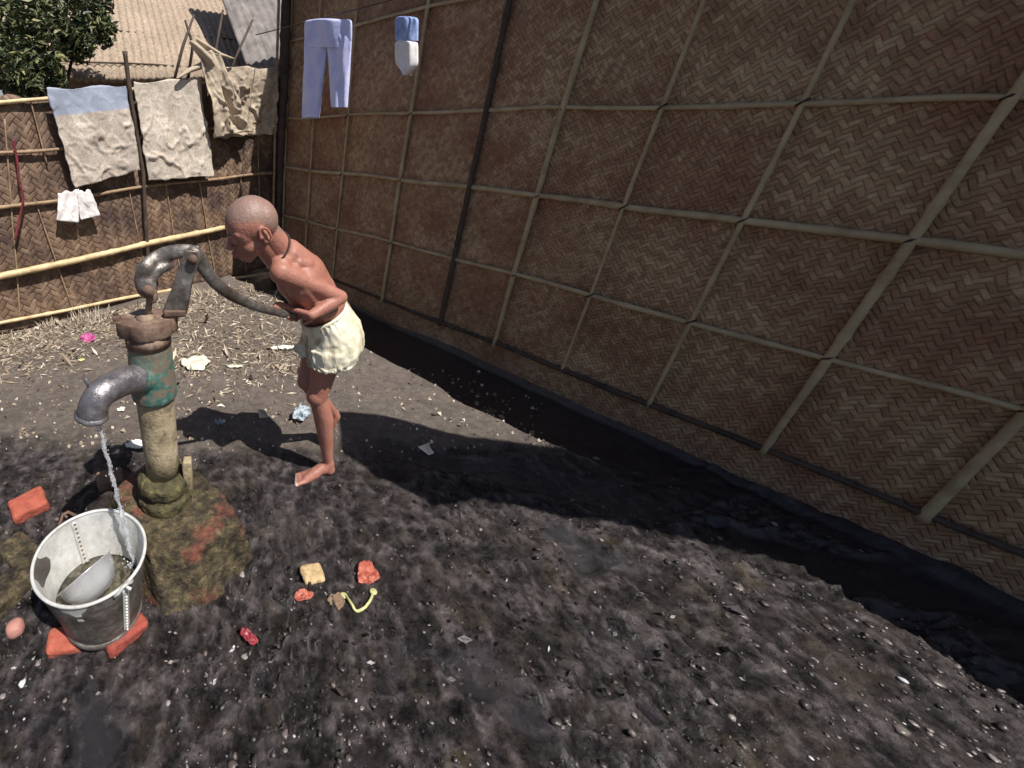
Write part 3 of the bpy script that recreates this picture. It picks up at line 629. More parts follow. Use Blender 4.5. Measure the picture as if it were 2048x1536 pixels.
# upper casting + outlet boss as one
zc = z_cast
prof = [(.060, zc-.012), (.069, zc-.008), (.071, zc+.012), (.069, zc+.06), (.066, zc+.12), (.062, zc+.18), (.064, zc+.22), (.068, z_fl-.035), (.060, z_fl-.02)]
mb = MB().lathe(ax, prof, 40); sp0 = Vector((ax.x, ax.y, zat(748))); 
s1 = pj(292, 752, 1.075); s2 = pj(250, 762, 1.02); s3 = pj(205, 785, .955); s4 = pj(187, 812, .935); s5 = pj(183, 832, .932)
mb.tube([sp0, s1, s1.lerp(s2, .35)], [.05, .050, .046], 20)
o = mb.build('pump_head', M['green_paint'], pump); fuse(o, .0045, 6)
sp_pts = bez([s1.lerp(sp0, .2), s1.lerp(s2, .5), s2, s3, s4, s5], 40); rr = [.043-.004*min(1, k/25) for k in range(len(sp_pts))]
mb = MB().tube(sp_pts, rr, 24, cap=False)
e_ = sp_pts[-1]; ed = (sp_pts[-1]-sp_pts[-3]).normalized(); mb.tube([e_-ed*.012, e_-ed*.006, e_, e_+ed*.003, e_-ed*.01], [.040, .045, .045, .036, .033], 24, cap=False)
mb.tube([s1, s2], [.034, .034], 16)
spout = mb.build('spout', M['iron_grey'], pump); 
MB().box(s3+Vector((-.028, -.012, .035)), (.012, .012, .035), Matrix.Rotation(R(-20), 3, 'Y'), .003).build('spout_lug', M['iron_grey'], spout)
# flange: eared plate
vs = []; K = 60; zf = z_fl
def fr(w_):
    oc = .074*math.cos(math.pi/8)/math.cos(((w_+math.pi/8) % (math.pi/4))-math.pi/8)
    return oc+.012*max(0, math.cos(2*(w_-R(8))))**2+.003*math.sin(w_*7)
prof = [(0.97, -.038), (1.0, -.034), (1.0, .0), (.97, .006)]
for (f_, dz) in prof: vs += [ax+Vector((math.cos(w_)*fr(w_)*f_*1.05, math.sin(w_)*fr(w_)*f_, zf+dz)) for w_ in [2*math.pi*k/K for k in range(K)]]
fs = [(i_*K+k, i_*K+(k+1) % K, (i_+1)*K+(k+1) % K, (i_+1)*K+k) for i_ in range(3) for k in range(K)]+[tuple(range(3*K, 4*K)), tuple(range(K-1, -1, -1))]
fl = mk('top_flange', vs, fs, M['iron_rust'], pump, True); shade_auto(fl, 35)
mb = MB().lathe(ax+Vector((0, 0, zf)), [(.066, -.075), (.066, -.035)], 36); 
mb.build('flange_neck', M['iron_rust'], pump)
for dx, dy in ((-.078, -.014), (.080, .008)):
    b_ = MB().lathe(ax+Vector((dx, dy, zf)), [(.0135, .004), (.0135, .018), (.007, .019), (.007, .028)], 6).build('bolt', M['iron_rust'], pump, False)
MB().lathe(ax+Vector((0, 0, zf)), [(.030, .0), (.026, .012), (.014, .02)], 24).build('rod_gland', M['iron_rust'], pump)
# fork standard: two cheeks rising at the right rear of the flange
kx = pj(352, 618, PY+.03); kt = pj(384, 505, PY+.03)
def cheek(dy):
    o0 = Vector((0, dy, 0)); mb = MB()
    pr = [(kx+Vector((.034, 0, 0)), kx+Vector((-.036, 0, 0))), (kx.lerp(kt, .5)+Vector((.024, 0, 0)), kx.lerp(kt, .5)+Vector((-.026, 0, 0))), (kt+Vector((.026, 0, -.01)), kt+Vector((-.026, 0, -.012))), (kt+Vector((.016, 0, .012)), kt+Vector((-.014, 0, .014)))]
    vs = []
    for (a_, b_) in pr:
        for q in (a_, b_):
            for t_ in (-.005, .005): vs.append(q+o0+Vector((0, t_, 0)))
    fs = []
    for i_ in range(3):
        b0_ = i_*4; c0 = b0_+4; fs += [(b0_, b0_+2, c0+2, c0), (b0_+1, c0+1, c0+3, b0_+3), (b0_, c0, c0+1, b0_+1), (b0_+2, b0_+3, c0+3, c0+2)]
    fs += [(0, 1, 3, 2), (12, 14, 15, 13)]
    mb.add(vs, fs); o = mb.build('fork_cheek', M['iron_steel'], pump); md = o.modifiers.new('b', 'BEVEL'); md.width = .003; md.segments = 2; return shade_auto(o, 40)
cheek(-.026); cheek(.026)
pv = pj(388, 512, PY+.03); MB().lathe(pv, [(.014, -.042), (.014, -.034), (.008, -.033), (.008, .033), (.014, .034), (.014, .042)], 12, ax=(0, 1, 0)).build('pivot_pin', M['iron_rust'], pump)
MB().box(kx+Vector((.002, 0, -.001)), (.062, .075, .02), bev=.004).build('fork_foot', M['iron_rust'], pump)
# handle
hy = PY+.03
hp = [pj(290, 583, PY), pj(283, 560, PY), pj(292, 535, PY), pj(315, 515, hy), pj(350, 504, hy), pj(388, 506, hy), pj(408, 535, hy+.01), pj(432, 566, hy+.03), pj(470, 594, hy+.07), pj(520, 615, hy+.13), pj(566, 627, hy+.18), pj(592, 633, hy+.21)]
hb = bez(hp, 88); N = len(hb); hr = []
for k in range(N):
    f_ = k/(N-1); hr.append(.022-.004*f_ if f_ < .5 else .022-.008*min(1, (f_-.5)*2))
mb = MB().tube(hb, hr, 14, flat=(.55, 1.0)); mb.ell(hp[0].lerp(hp[1], .4)+Vector((.008, 0, 0)), (.030, .020, .034), n=20)
mb.tube([pj(300, 560, PY), pj(318, 543, PY+.01), pj(345, 528, hy)], [.018, .013, .012], 10, flat=(.5, 1))
mb.ell(pv, (.026, .020, .028), n=16)
hd_ = mb.build('handle', M['iron_steel'], pump); fuse(hd_, .0042, 3)
kb = pj(298, 580, PY-.02); MB().lathe(kb, [(.018, -.016), (.018, -.008), (.010, -.006), (.010, .045), (.016, .046), (.016, .056)], 14, ax=(0, 1, 0)).build('link_bolt', M['iron_rust'], hd_)
rb = Vector((ax.x, ax.y, zf)); MB().tube([rb+Vector((0, 0, -.01)), Vector((kb.x+.002, PY, kb.z))], [.0095, .0095], 12).build('piston_rod', M['iron_rust'], pump)
MB().box(Vector((kb.x+.004, PY-.005, kb.z-.02)), (.026, .03, .04), bev=.006).build('rod_clevis', M['iron_rust'], pump)

# water jet
w0 = sp_pts[-1]+Vector((.012, .0, .004)); w1 = Vector((-.352, .885, .115)); pts = []; rad = []
for k in range(46):
    f_ = k/45; q = w0.lerp(w1, f_); q.z = w0.z+(w1.z-w0.z)*(f_**1.25); q += Vector((.0018*math.sin(k*.9)+random.uniform(-.001, .001), .0015*math.cos(k*.7), 0)); pts.append(q); rad.append(.0042+.0016*math.sin(k*1.3)+.0016*random.random()+.0012*f_)
mb = MB().tube(pts, rad, 10, jit=.12)
for k in range(110):
    f_ = random.random()**.8; q = pts[int(f_*45)]+Vector((random.gauss(0, .007), random.gauss(0, .007), random.gauss(0, .004))); mb.ell(q, (.0016, .0016, .0034), n=6, m=4)
for k in range(60):
    a_ = random.uniform(0, 6.28); d_ = abs(random.gauss(0, .02)); mb.ell(w1+Vector((d_*math.cos(a_), d_*math.sin(a_), .002+random.random()**3*.02)), (.003, .003, .0025), n=6, m=4)
o = mb.build('water_jet', M['water_jet']); tag(o, 'thin broken stream of water falling from the pump spout into the bucket', 'water')

# ================================================================ BUCKET
bc = Vector((-.437, .805, .0)); bz = .03; BH = .25; RT = .152; RB = .112
bucket = thing('bucket', (bc.x, bc.y, bz), 'dented galvanised metal bucket catching the water under the pump spout', 'bucket')
mb = MB().lathe(bc, [(RB-.002, bz), (RB, bz+.004)] + [(RB+(RT-RB)*f_, bz+BH*f_) for f_ in [k/12 for k in range(1, 13)]] , 64, cap=False)
outer = mb.build('bucket_outside', M['bucket_out'], bucket); rough(outer, .0035, 9, 2)
ti = .003; mb = MB().lathe(bc, [(RT-ti, bz+BH)] + [(RB+(RT-RB)*f_-ti, bz+BH*f_) for f_ in [1-k/12 for k in range(1, 12)]] + [(RB-ti, bz+.006), (.001, bz+.006)], 64, cap=False)
inner = mb.build('bucket_inside', M['galvanised'], bucket); rough(inner, .0025, 9, 2)
mb = MB(); mb.tube([bc+Vector((math.cos(w_)*(RT-.001), math.sin(w_)*(RT-.001), bz+BH+.0008*math.sin(w_*5))) for w_ in [2*math.pi*k/72 for k in range(73)]], .0048, 10, cap=False); mb.build('rim', M['galvanised'], bucket)
mb = MB(); mb.lathe(bc, [(RB+.002, bz-.012), (RB+.004, bz-.010), (RB+.004, bz+.008), (RB, bz+.01)], 64, cap=False); mb.build('foot_ring', M['bucket_out'], bucket)
def seam(wdeg, name, inside):
    w_ = R(wdeg); d_ = Vector((math.cos(w_), math.sin(w_), 0)); tn = Vector((-d_.y, d_.x, 0)); vs = []; s_ = -1 if inside else 1
    for k in range(13):
        f_ = k/12; r = RB+(RT-RB)*f_ + (s_*.0045 if not inside else -.0075); c_ = bc+d_*r+Vector((0, 0, bz+.012+(BH-.02)*f_)); vs += [c_-tn*.010, c_+tn*.010]
    fs = [(2*k, 2*k+1, 2*k+3, 2*k+2) for k in range(12)]
    o = mk(name, vs, fs, M['galvanised'], bucket); m = o.modifiers.new('s', 'SOLIDIFY'); m.thickness = .002
    mb = MB()
    for k in range(14):
        f_ = (k+.5)/14; r = RB+(RT-RB)*f_+(s_*.006 if not inside else -.009); mb.ell(bc+d_*r+Vector((0, 0, bz+.012+(BH-.02)*f_)), (.004, .004, .004), n=8, m=5)
    mb.build('rivets', M['iron_rust'] if inside else M['galvanised'], o)
seam(128, 'inner_seam', True); seam(-38, 'outer_seam', False)
for wdeg in (133, -40):
    w_ = R(wdeg); d_ = Vector((math.cos(w_), math.sin(w_), 0)); tn = Vector((-d_.y, d_.x, 0)); c_ = bc+d_*(RT+.004)+Vector((0, 0, bz+BH-.004))
    mb = MB().tube([c_-tn*.028, c_-tn*.018+d_*.006+Vector((0, 0, .010)), c_-tn*.008+d_*.01+Vector((0, 0, .024)), c_+tn*.008+d_*.01+Vector((0, 0, .024)), c_+tn*.018+d_*.006+Vector((0, 0, .010)), c_+tn*.028], .005, 8)
    mb.tube([c_+d_*.0+Vector((0, 0, .015)), c_+d_*.026+tn*.006+Vector((0, 0, .016))], .0042, 8)
    mb.build('ear', M['iron_rust'] if wdeg > 0 else M['bamboo_pale'] if False else M['galvanised'], bucket)
mb = MB().lathe(bc+Vector((0, 0, bz+.085)), [(.124, -.003), (.124, 0), (.06, .0005), (.001, 0)], 48, cap=False); o = mb.build('bucket_water', M['water_still']); tag(o, 'shallow dark water standing inside the metal bucket', 'water')
# bowl lying on its side inside the bucket, rim edge towards the viewer
dctr = atZ(170, 1145, .185); vd = (dctr-O).normalized(); rd = Vector((.76, .65*sp, .65*cp)); dn_ = vd.cross(rd).normalized()
if dn_.z < 0: dn_ = -dn_
prof = [(.001, -.080), (.035, -.077), (.062, -.060), (.078, -.030), (.083, -.002), (.088, .0), (.088, .002), (.082, .001), (.076, -.028), (.060, -.057), (.034, -.074), (.001, -.077)]
mb = MB().lathe(dctr, prof, 48, cap=False, ax=dn_); o = mb.build('metal_bowl', M['aluminium'])
tag(o, 'shiny aluminium bowl lying on its side inside the bucket', 'bowl')

# ================================================================ BRICKS & LITTER
def lump(name, px, py, size, mat, label, cat, rz=0, group=None, tilt=(0, 0), amp=.006, sink=.3, bev=.01, z0=None):
    p = gp(px, py); rot = Matrix.Rotation(R(rz), 3, 'Z') @ Matrix.Rotation(R(tilt[0]), 3, 'X') @ Matrix.Rotation(R(tilt[1]), 3, 'Y')
    if z0 is not None: p.z = z0
    mb = MB().box(p+Vector((0, 0, size[2]*(.5-sink))), size, rot, bev); o = mb.build(name, mat); fuse(o, min(size)*.10, 2); rough(o, amp, 28, 3)
    return tag(o, label, cat, group)
lump('brick', 60, 1015, (.13, .10, .06), M['brick_orange'], 'broken bright orange-red brick lying at the left behind the bucket', 'brick', 35, 'bricks and brick pieces', (6, -5))
lump('brick', 42, 1110, (.15, .10, .05), M['moss_block'], 'mossy dark brick half buried left of the bucket', 'brick', -30, 'bricks and brick pieces', (-4, 8))
lump('brick', 133, 1287, (.10, .07, .05), M['brick_orange'], 'broken orange brick with a pale edge below the bucket', 'brick', 10, 'bricks and brick pieces', (8, 0))
lump('brick', 245, 1258, (.13, .10, .05), M['brick_red'], 'bright red brick jutting out under the right side of the bucket', 'brick', 42, 'bricks and brick pieces', (0, 4), z0=-.005)
lump('brick', 188, 1215, (.17, .13, .05), M['brick_brown'], 'brown brick directly beneath the bucket', 'brick', 15, 'bricks and brick pieces', z0=-.005)
lump('brick', 22, 1185, (.17, .11, .06), M['moss_block'], 'mossy slab of brick at the left edge, level with the bucket foot', 'brick', 60, 'bricks and brick pieces', (-6, 4), amp=.006)
lump('pink_lump', 34, 1265, (.05, .05, .055), M['lump_pink'], 'smooth rounded pink lump for an unidentified shape at the lower left edge', 'clay lump', 20, None, amp=.003, bev=.02, sink=.1)  # unidentified shape, built as a plain pink lump
lump('stone', 222, 965, (.11, .085, .06), M['brick_brown'], 'reddish brown rubble stone behind the water jet', 'stone', 25, None, (5, 6))
lump('sponge', 625, 1150, (.074, .066, .016), simple('sponge_mat', (.30, .19, .09), (.62, .45, .25), 60, .9, .9, 120, .006), 'square tan crumbly sponge lying on the wet mud', 'sponge', 12, None, (5, 3), amp=.005, sink=.1)
def scrap(name, px, py, w, h, mat, label, cat, rz=0, seed=0, amp=.009, group=None, lift=.004, pts=None, tilt=6):
    p = gp(px, py); N = 14; vs = []; rot = Matrix.Rotation(R(rz), 3, 'Z') @ Matrix.Rotation(R(tilt), 3, 'X')
    for b in range(N+1):
        for a_ in range(N+1):
            u, v = a_/N-.5, b/N-.5; m_ = max(abs(u), abs(v)); l_ = math.hypot(u, v)+1e-6; k2 = m_/l_*.8+.2
            e = 1+.35*float(fbm(math.atan2(v, u)*1.3+seed, seed, 0, 2)); u2, v2 = u*k2*e*w, v*k2*e*h
            q = p+rot@Vector((u2, v2, lift+amp*float(fbm(u*5+seed, v*5, seed, 3))+amp)); vs.append(q)
    fs = [(b*(N+1)+a_, b*(N+1)+a_+1, (b+1)*(N+1)+a_+1, (b+1)*(N+1)+a_) for b in range(N) for a_ in range(N)]
    o = mk(name, vs, fs, mat); m = o.modifiers.new('s', 'SOLIDIFY'); m.thickness = .002
    return tag(o, label, cat, group)
M['plastic_red'] = simple('plastic_red', (.20, .045, .035), (.44, .11, .07), 45, .5, .5, 60)
M['plastic_pink'] = simple('plastic_pink', (.30, .045, .15), (.50, .10, .28), 30, .5)
M['plastic_pale'] = simple('plastic_pale', (.45, .43, .34), (.72, .70, .58), 14, .55, .6, 30, .01)
M['plastic_grey'] = simple('plastic_grey', (.14, .20, .25), (.50, .56, .62), 26, .3, .9, 50, .012)
M['plastic_yellow'] = simple('plastic_yellow', (.30, .28, .12), (.66, .64, .30), 20, .5)
M['plastic_white'] = simple('plastic_white', (.70, .66, .55), (.85, .82, .72), 20, .5)
M['plastic_crimson'] = simple('plastic_crimson', (.13, .012, .02), (.27, .03, .04), 20, .4)
sc = 'scraps of litter on the mud'
scrap('plastic_scrap', 733, 1153, .078, .07, M['plastic_red'], 'bright orange-red plastic scrap right of the tan sponge', 'litter', 30, 1, group=sc)
scrap('plastic_scrap', 607, 1194, .055, .034, M['plastic_red'], 'small faded red plastic scrap just below the tan sponge', 'litter', 5, 2, group=sc)
scrap('plastic_scrap', 672, 1205, .05, .05, M['brick_brown'], 'brownish crumpled scrap between red scrap and yellow strip', 'litter', 5, 12, group=sc)
scrap('plastic_scrap', 498, 1277, .032, .06, M['plastic_crimson'], 'crimson crumpled scrap on the mud at the bottom', 'litter', 50, 3, group=sc, tilt=12)
scrap('plastic_scrap', 178, 680, .12, .09, M['plastic_pink'], 'magenta pink scrap lying in the straw by the fence', 'litter', -20, 4, .02, group=sc, tilt=30)
scrap('plastic_scrap', 165, 722, .04, .03, M['plastic_yellow'], 'tiny yellow scrap on bare earth left of the pump', 'litter', 0, 5, group=sc)
scrap('plastic_bag', 392, 732, .19, .16, M['plastic_pale'], 'flattened pale greenish plastic bag behind the pump', 'bag', 20, 6, .02, group=sc, tilt=8)
scrap('plastic_scrap', 470, 735, .09, .03, M['plastic_pale'], 'narrow pale strip right of the flattened bag', 'litter', 0, 7, group=sc)
scrap('plastic_scrap', 243, 822, .042, .038, M['plastic_white'], 'small cream white scrap between spout and pump barrel', 'litter', 10, 8, group=sc)
scrap('plastic_bag', 597, 832, .095, .085, M['plastic_grey'], 'crumpled shiny blue-grey plastic bag behind the child\'s leg', 'bag', 15, 9, .045, group=sc, tilt=35)
scrap('plastic_scrap', 272, 893, .09, .06, M['plastic_white'], 'whitish scrap with reddish stain left of the pump barrel', 'litter', -15, 10, .015, group=sc)
scrap('plastic_scrap', 560, 700, .16, .035, M['plastic_white'], 'long cream scrap of husk behind the child', 'litter', 8, 11, .02, group=sc)
scrap('plastic_scrap', 440, 850, .05, .03, M['plastic_grey'], 'small glinting scrap lying in the child\'s shadow', 'litter', 8, 13, .02, group=sc)
# yellow strip bent in a U
pts = [gp(x, y)+Vector((0, 0, .008)) for x, y in ((684, 1194), (692, 1196), (704, 1214), (712, 1225), (726, 1220), (738, 1206), (743, 1196), (746, 1186))]
mb = MB().tube(bez(pts, 42), .0045, 8, jit=.25)
mb.ell(pts[0]+Vector((.004, 0, 0)), (.013, .011, .004)); mb.ell(pts[-1], (.012, .012, .004)); o = mb.build('yellow_strip', M['plastic_yellow']); tag(o, 'bent pale yellow plastic strip in a U shape on the wet mud', 'litter')

# uncountable straw, flakes and debris
def bits(name, N, region, size, mat, label, lvf, asp=(.08, .5), flat=.3, dens=None):
    vs = []; fs = []; lv = []; k = 0; tries = 0
    while k < N and tries < N*20:
        tries += 1; px, py = region()
        p = atZ(px, py, 0)
        if p.y > 5 or p.y < .1: continue
        if (p-F0).dot(FN) < .03 or wallperp(p.x, p.y) < .1: continue
        p.z = gz(p.x, p.y)+.003; L = size*random.lognormvariate(0, .45); w_ = L*random.uniform(*asp)
        a_ = Vector((random.gauss(0, 1), random.gauss(0, 1), random.gauss(0, flat)))
        a_.normalize(); b_ = Vector((-a_.y, a_.x, random.gauss(0, .3))).normalized(); up = a_.cross(b_)*w_*(.3 if name == 'straw_litter' else .6); i0 = len(vs)
        p.z += abs(a_.z)*L*.4
        vs += [p-a_*L*.5, p-b_*w_*.5+up, p+b_*w_*.5+up, p+a_*L*.5, p-b_*w_*.5-up, p+b_*w_*.5-up]; fs += [(i0, i0+1, i0+3), (i0, i0+3, i0+2), (i0, i0+4, i0+3), (i0, i0+3, i0+5)]; lv += [lvf()]*6; k += 1
    o = mk(name, vs, fs, mat, None, False); at_ = o.data.attributes.new('lv', 'FLOAT', 'POINT'); at_.data.foreach_set('value', lv)
    return tag(o, label, None, None, 'stuff')
def reg_straw():
    s_ = random.random()
    if s_ < .75:
        x = random.uniform(-60, 560); return x, 655-.20*(x-35) + abs(random.gauss(0, 38)) + 2
    return random.uniform(340, 620), random.gauss(690, 40)
bits('straw_litter', 9000, reg_straw, .036, M['straw'], 'dry straw and leaf litter strewn along the foot of the back fence', lambda: min(1, max(0, random.gauss(.42, .26))), (.04, .20), .3)
bits('small_litter', 850, lambda: (random.uniform(-30, 1100), random.uniform(700, 900)), .014, M['straw'], 'tiny pale flakes scattered over the trodden earth', lambda: random.random()**1.8, (.3, .9), .2)
def clods(N):
    bm = bmesh.new(); bmesh.ops.create_icosphere(bm, subdivisions=2, radius=1); bm.verts.index_update()
    bv = np.array([v.co[:] for v in bm.verts]); bf = np.array([[v.index for v in f.verts] for f in bm.faces]); bm.free(); VS = []; FS = []; LV = []; k = 0
    while k < N:
        px, py = random.uniform(-30, 2060), random.uniform(860, 1535); p = atZ(px, py, 0)
        if wallperp(p.x, p.y) < .1 or float(puddle_shade(p.x, p.y)) > .3: continue
        if float(fbm(p.x*2.5, p.y*2.5, 3, 3))+random.uniform(-.35, .35) < -.05: continue
        r_ = min(.013, .0030*random.lognormvariate(0, .55)); sc3 = np.array([random.uniform(.7, 1.5), random.uniform(.7, 1.5), random.uniform(.35, .8)])*r_
        v = bv*(1+.35*vnoise(bv[:, 0]*1.7+k, bv[:, 1]*1.7, bv[:, 2]*1.7))[:, None]*sc3; a_ = random.uniform(0, 6.28); c_, s_ = math.cos(a_), math.sin(a_)
        v = np.stack([v[:, 0]*c_-v[:, 1]*s_, v[:, 0]*s_+v[:, 1]*c_, v[:, 2]], 1)+np.array([p.x, p.y, gz(p.x, p.y)+r_*.15]); VS.append(v); FS.append(bf+k*len(bv)); LV += [min(1, random.random()**1.9)]*len(bv); k += 1
    o = mk('mud_clods', np.concatenate(VS).tolist(), np.concatenate(FS).tolist(), M['scraps']); at_ = o.data.attributes.new('lv', 'FLOAT', 'POINT'); at_.data.foreach_set('value', LV)
    tag(o, 'dark wet clods and crumbs trodden into the black mud', kind='stuff')
clods(1500)
bits('mud_peelings_glints', 1500, lambda: (random.uniform(-30, 1500), random.uniform(900, 1400)), .010, M['scraps'], 'thin peelings and shreds in the wet mud, the palest standing in for glints', lambda: min(1, random.random()**1.7), (.15, .5), .5)

# dry grass tufts at the fence foot
def tuft(px, py, n, h, label):
    p = gp(px, py); vs = []; fs = []; lv = []
    for _ in range(n):
        a_ = random.uniform(0, 6.28); r = random.uniform(0, .12); b0_ = p+Vector((r*math.cos(a_)*1.6, r*math.sin(a_)*.5, 0)); d_ = Vector((random.gauss(0, .5), random.gauss(0, .4), 1)).normalized()*h*random.uniform(.4, 1.2); w_ = Vector((.004, .002, 0)); i0 = len(vs)
        vs += [b0_-w_, b0_+w_, b0_+d_]; fs.append((i0, i0+1, i0+2)); lv += [random.uniform(.3, .9)]*3
    o = mk('dry_grass', vs, fs, M['straw'], None, False); at_ = o.data.attributes.new('lv', 'FLOAT', 'POINT'); at_.data.foreach_set('value', lv)
    tag(o, label, 'grass', 'dry grass tufts at the fence foot')
tuft(190, 640, 90, .13, 'dry grass tuft at the fence foot left of the pump head'); tuft(110, 650, 50, .08, 'short dry grass tuft near the left end of the lowest rail'); tuft(420, 590, 60, .10, 'dry grass tuft behind the pump handle')

# added unseen jute sheet, outline shaped so its shade falls across the yard
sh = [(.50, 1.87), (.72, 1.84), (1.12, 1.66), (1.9, 1.45), (3.2, 1.2), (3.2, .70), (1.9, .98), (.97, 1.27), (.76, 1.22), (.60, 1.38), (.46, 1.56)]
zA = 2.35; k_ = zA/math.tan(R(SUN_EL)); vs = [Vector((x, y, zA))+SUN_H*k_ for x, y in sh]
vs2 = [v+Vector((0, 0, .012)) for v in vs]; n = len(vs)
o = mk('shade_sheet', vs+vs2, [tuple(range(n)), tuple(range(2*n-1, n-1, -1))]+[(k, k+n, (k+1) % n+n, (k+1) % n) for k in range(n)], M['sack_brown'], None, False)
aw = tag(o, 'unseen jute sheet added overhead on the right to cast a band of shade', 'shade_sheet')
for q in (vs[4], vs[5], vs[0]): pass
po = thing('shade_sheet_pole', (vs[5].x, vs[5].y, 0), 'bamboo pole added to hold up the unseen shade sheet at the right', 'pole')  # added with the sheet, out of view
culm([(vs[5].x-.05, vs[5].y+.1, -.1), (vs[5].x-.05, vs[5].y+.1, zA)], .03, M['bamboo_old'], po, 'pole_shaft')

# ================================================================ CHILD
child = thing('person', gp(640, 960), 'shaven-headed barefoot child in cream shorts bending forward to work the pump handle', 'person')
J = atY
def V3(*a): return Vector(a)
pel = J(656, 660, 1.46); wst = J(650, 612, 1.43); chs = J(608, 548, 1.39); nkb = J(562, 502, 1.362)
shN = J(562, 545, 1.295); shF = J(584, 502, 1.475); elN = J(680, 595, 1.34); wrN = J(624, 630, 1.28); 
elF = J(590, 608, 1.52); wrF = J(600, 628, 1.40)
hipN = J(664, 672, 1.415); hipF = J(640, 668, 1.52)
knN = J(635, 792, 1.405); anN = J(657, 925, 1.43)
knF = J(612, 762, 1.46); anF = J(668, 828, 1.60)
fz = gz(.3, 1.36)
heelN = gp(666, 944); toeN = gp(590, 964)
mb = MB()
# torso
mb.cap(pel, .078, wst, .068); mb.cap(wst, .066, wst.lerp(chs, .5), .072); mb.cap(wst.lerp(chs, .5), .070, chs, .074); mb.cap(chs, .072, nkb.lerp(chs, .25), .060); mb.cap(nkb.lerp(shN, .35), .036, nkb.lerp(shF, .35), .036)
mb.cap(shN.lerp(chs, .35), .044, shF.lerp(chs, .35), .044); mb.cap(shN.lerp(nkb, .3), .036, shF.lerp(nkb, .3), .036)
# chest width
mb.cap(chs+V3(-.012, -.045, -.012), .062, wst+V3(-.005, -.034, 0), .054); mb.cap(chs+V3(-.005, .045, -.0), .060, wst+V3(-.005, .035, 0), .052); mb.cap(chs+V3(-.03, -.01, -.02), .066, wst+V3(-.03, -.01, -.01), .058)
mb.cap(hipN.lerp(pel, .3), .066, hipF.lerp(pel, .3), .066)
# shoulder blade and spine hints
for s_ in (-1, 1): sbl = chs+V3(.0, .045*s_, .044); mb.cap(sbl, .024, sbl+V3(-.03, .012*s_, .012), .022)
# near arm
mb.cap(shN, .036, shN.lerp(elN, .35), .032); mb.cap(shN.lerp(elN, .3), .032, elN, .025); mb.ell(shN, (.038, .036, .037))
mb.ell(elN, (.024, .023, .024)); mb.cap(elN, .025, elN.lerp(wrN, .35), .025); mb.cap(elN.lerp(wrN, .35), .025, wrN, .0175)
mb.cap(shF, .034, elF, .024); mb.cap(elF, .0225, wrF, .016)
# legs
mb.cap(hipN, .062, hipN.lerp(knN, .5), .054); mb.cap(hipN.lerp(knN, .45), .054, knN, .040); mb.ell(knN+V3(-.006, -.004, .004), (.040, .039, .045))
calf = knN.lerp(anN, .32)+V3(.012, .004, 0); mb.cap(knN, .037, calf, .038); mb.cap(calf, .038, anN.lerp(knN, .12), .0245); mb.cap(knN, .034, anN, .022)
mb.cap(hipF, .058, knF, .037); mb.ell(knF, (.036, .036, .038)); cf = knF.lerp(anF, .35)+V3(.0, .0, -.005); mb.cap(knF, .034, cf, .034); mb.cap(cf, .034, anF, .021)
# feet
def foot(ank, heel, toe, side, flatz=None):
    d_ = (toe-heel).normalized(); up = Vector((0, 0, 1)); up = (up-d_*up.dot(d_)).normalized(); s_ = d_.cross(up)*side  # s_: towards the big toe
    L = (toe-heel).length
    hc = heel+d_*.018+up*.022; mb.ell(hc, (.025, .024, .025)); mb.cap(ank, .025, hc+up*.004, .023); mb.cap(ank, .024, heel+d_*.045+up*.036, .026)
    arch = heel+d_*L*.50+up*.027; ball = heel+d_*L*.74+up*.015
    mb.cap(ank+d_*.012-up*.012, .024, arch+s_*.004, .025); mb.cap(arch+s_*.006, .025, ball+s_*.014, .019); mb.cap(arch-s_*.010, .015, ball-s_*.014, .012); mb.cap(hc-s_*.004, .017, ball-s_*.012, .012); mb.cap(ball+s_*.02, .0135, ball-s_*.022, .0105)
    tips = []
    for k in range(5):
        off = .025-.0125*k; ln_ = (.30, .285, .25, .215, .175)[k]*L; r = (.0098, .0072, .0066, .0062, .0060)[k]
        a_ = ball+s_*off*.95+d_*.004-up*.002; b_ = a_+d_*ln_*.55+up*.001+s_*off*.12; c_ = a_+d_*ln_*.88-up*.0035+s_*off*.18
        mb.cap(a_, r*1.1, b_, r); mb.cap(b_, r, c_, r*.95); tips.append((c_+up*r*.6, r))
    return tips
tipsN = foot(anN, heelN, toeN, -1)
heelF = anF+V3(.022, .02, -.028); toeF = gp(652, 892); toeF.z += .006
tipsF = foot(anF, heelF, toeF, 1)
# hands: curled round the handle end
def hand(wr, grip, axis, back, mirror):
    """palm from wrist to grip, four fingers wrapping the bar whose direction is axis"""
    axis = axis.normalized(); pd = (grip-wr).normalized(); nrm = axis.cross(pd).normalized()*mirror
    pc = wr.lerp(grip, .55)+nrm*.010
    for k in range(4):
        off = axis*(.0225-.015*k); mb.cap(wr+axis*(.010-.0065*k), .0105, grip+off*.92+nrm*.016-pd*.010, .0095)
    ln_ = (.92, 1.0, .95, .78)
    for k in range(4):
        off = axis*(.0225-.015*k); s_ = ln_[k]; k0 = grip+off+nrm*.016-pd*.006
        k1 = k0+pd*.023*s_-nrm*.006; k2 = k1-nrm*.021*s_+pd*.002; k3 = k2-nrm*.006*s_-pd*.014*s_
        mb.cap(k0, .0082, k1, .0074); mb.cap(k1, .0074, k2, .0068); mb.cap(k2, .0068, k3, .0062)
    t0 = wr+axis*.014+pd*.012; t1 = t0+axis*.016+pd*.020-nrm*.010; t2 = t1+pd*.018-nrm*.014-axis*.004; mb.cap(t0, .0105, t1, .0085); mb.cap(t1, .0085, t2, .0070)
bar = hp[-1]-hp[-3]
gN = hp[-1]-bar.normalized()*.012; gF = hp[-1]-bar.normalized()*.075
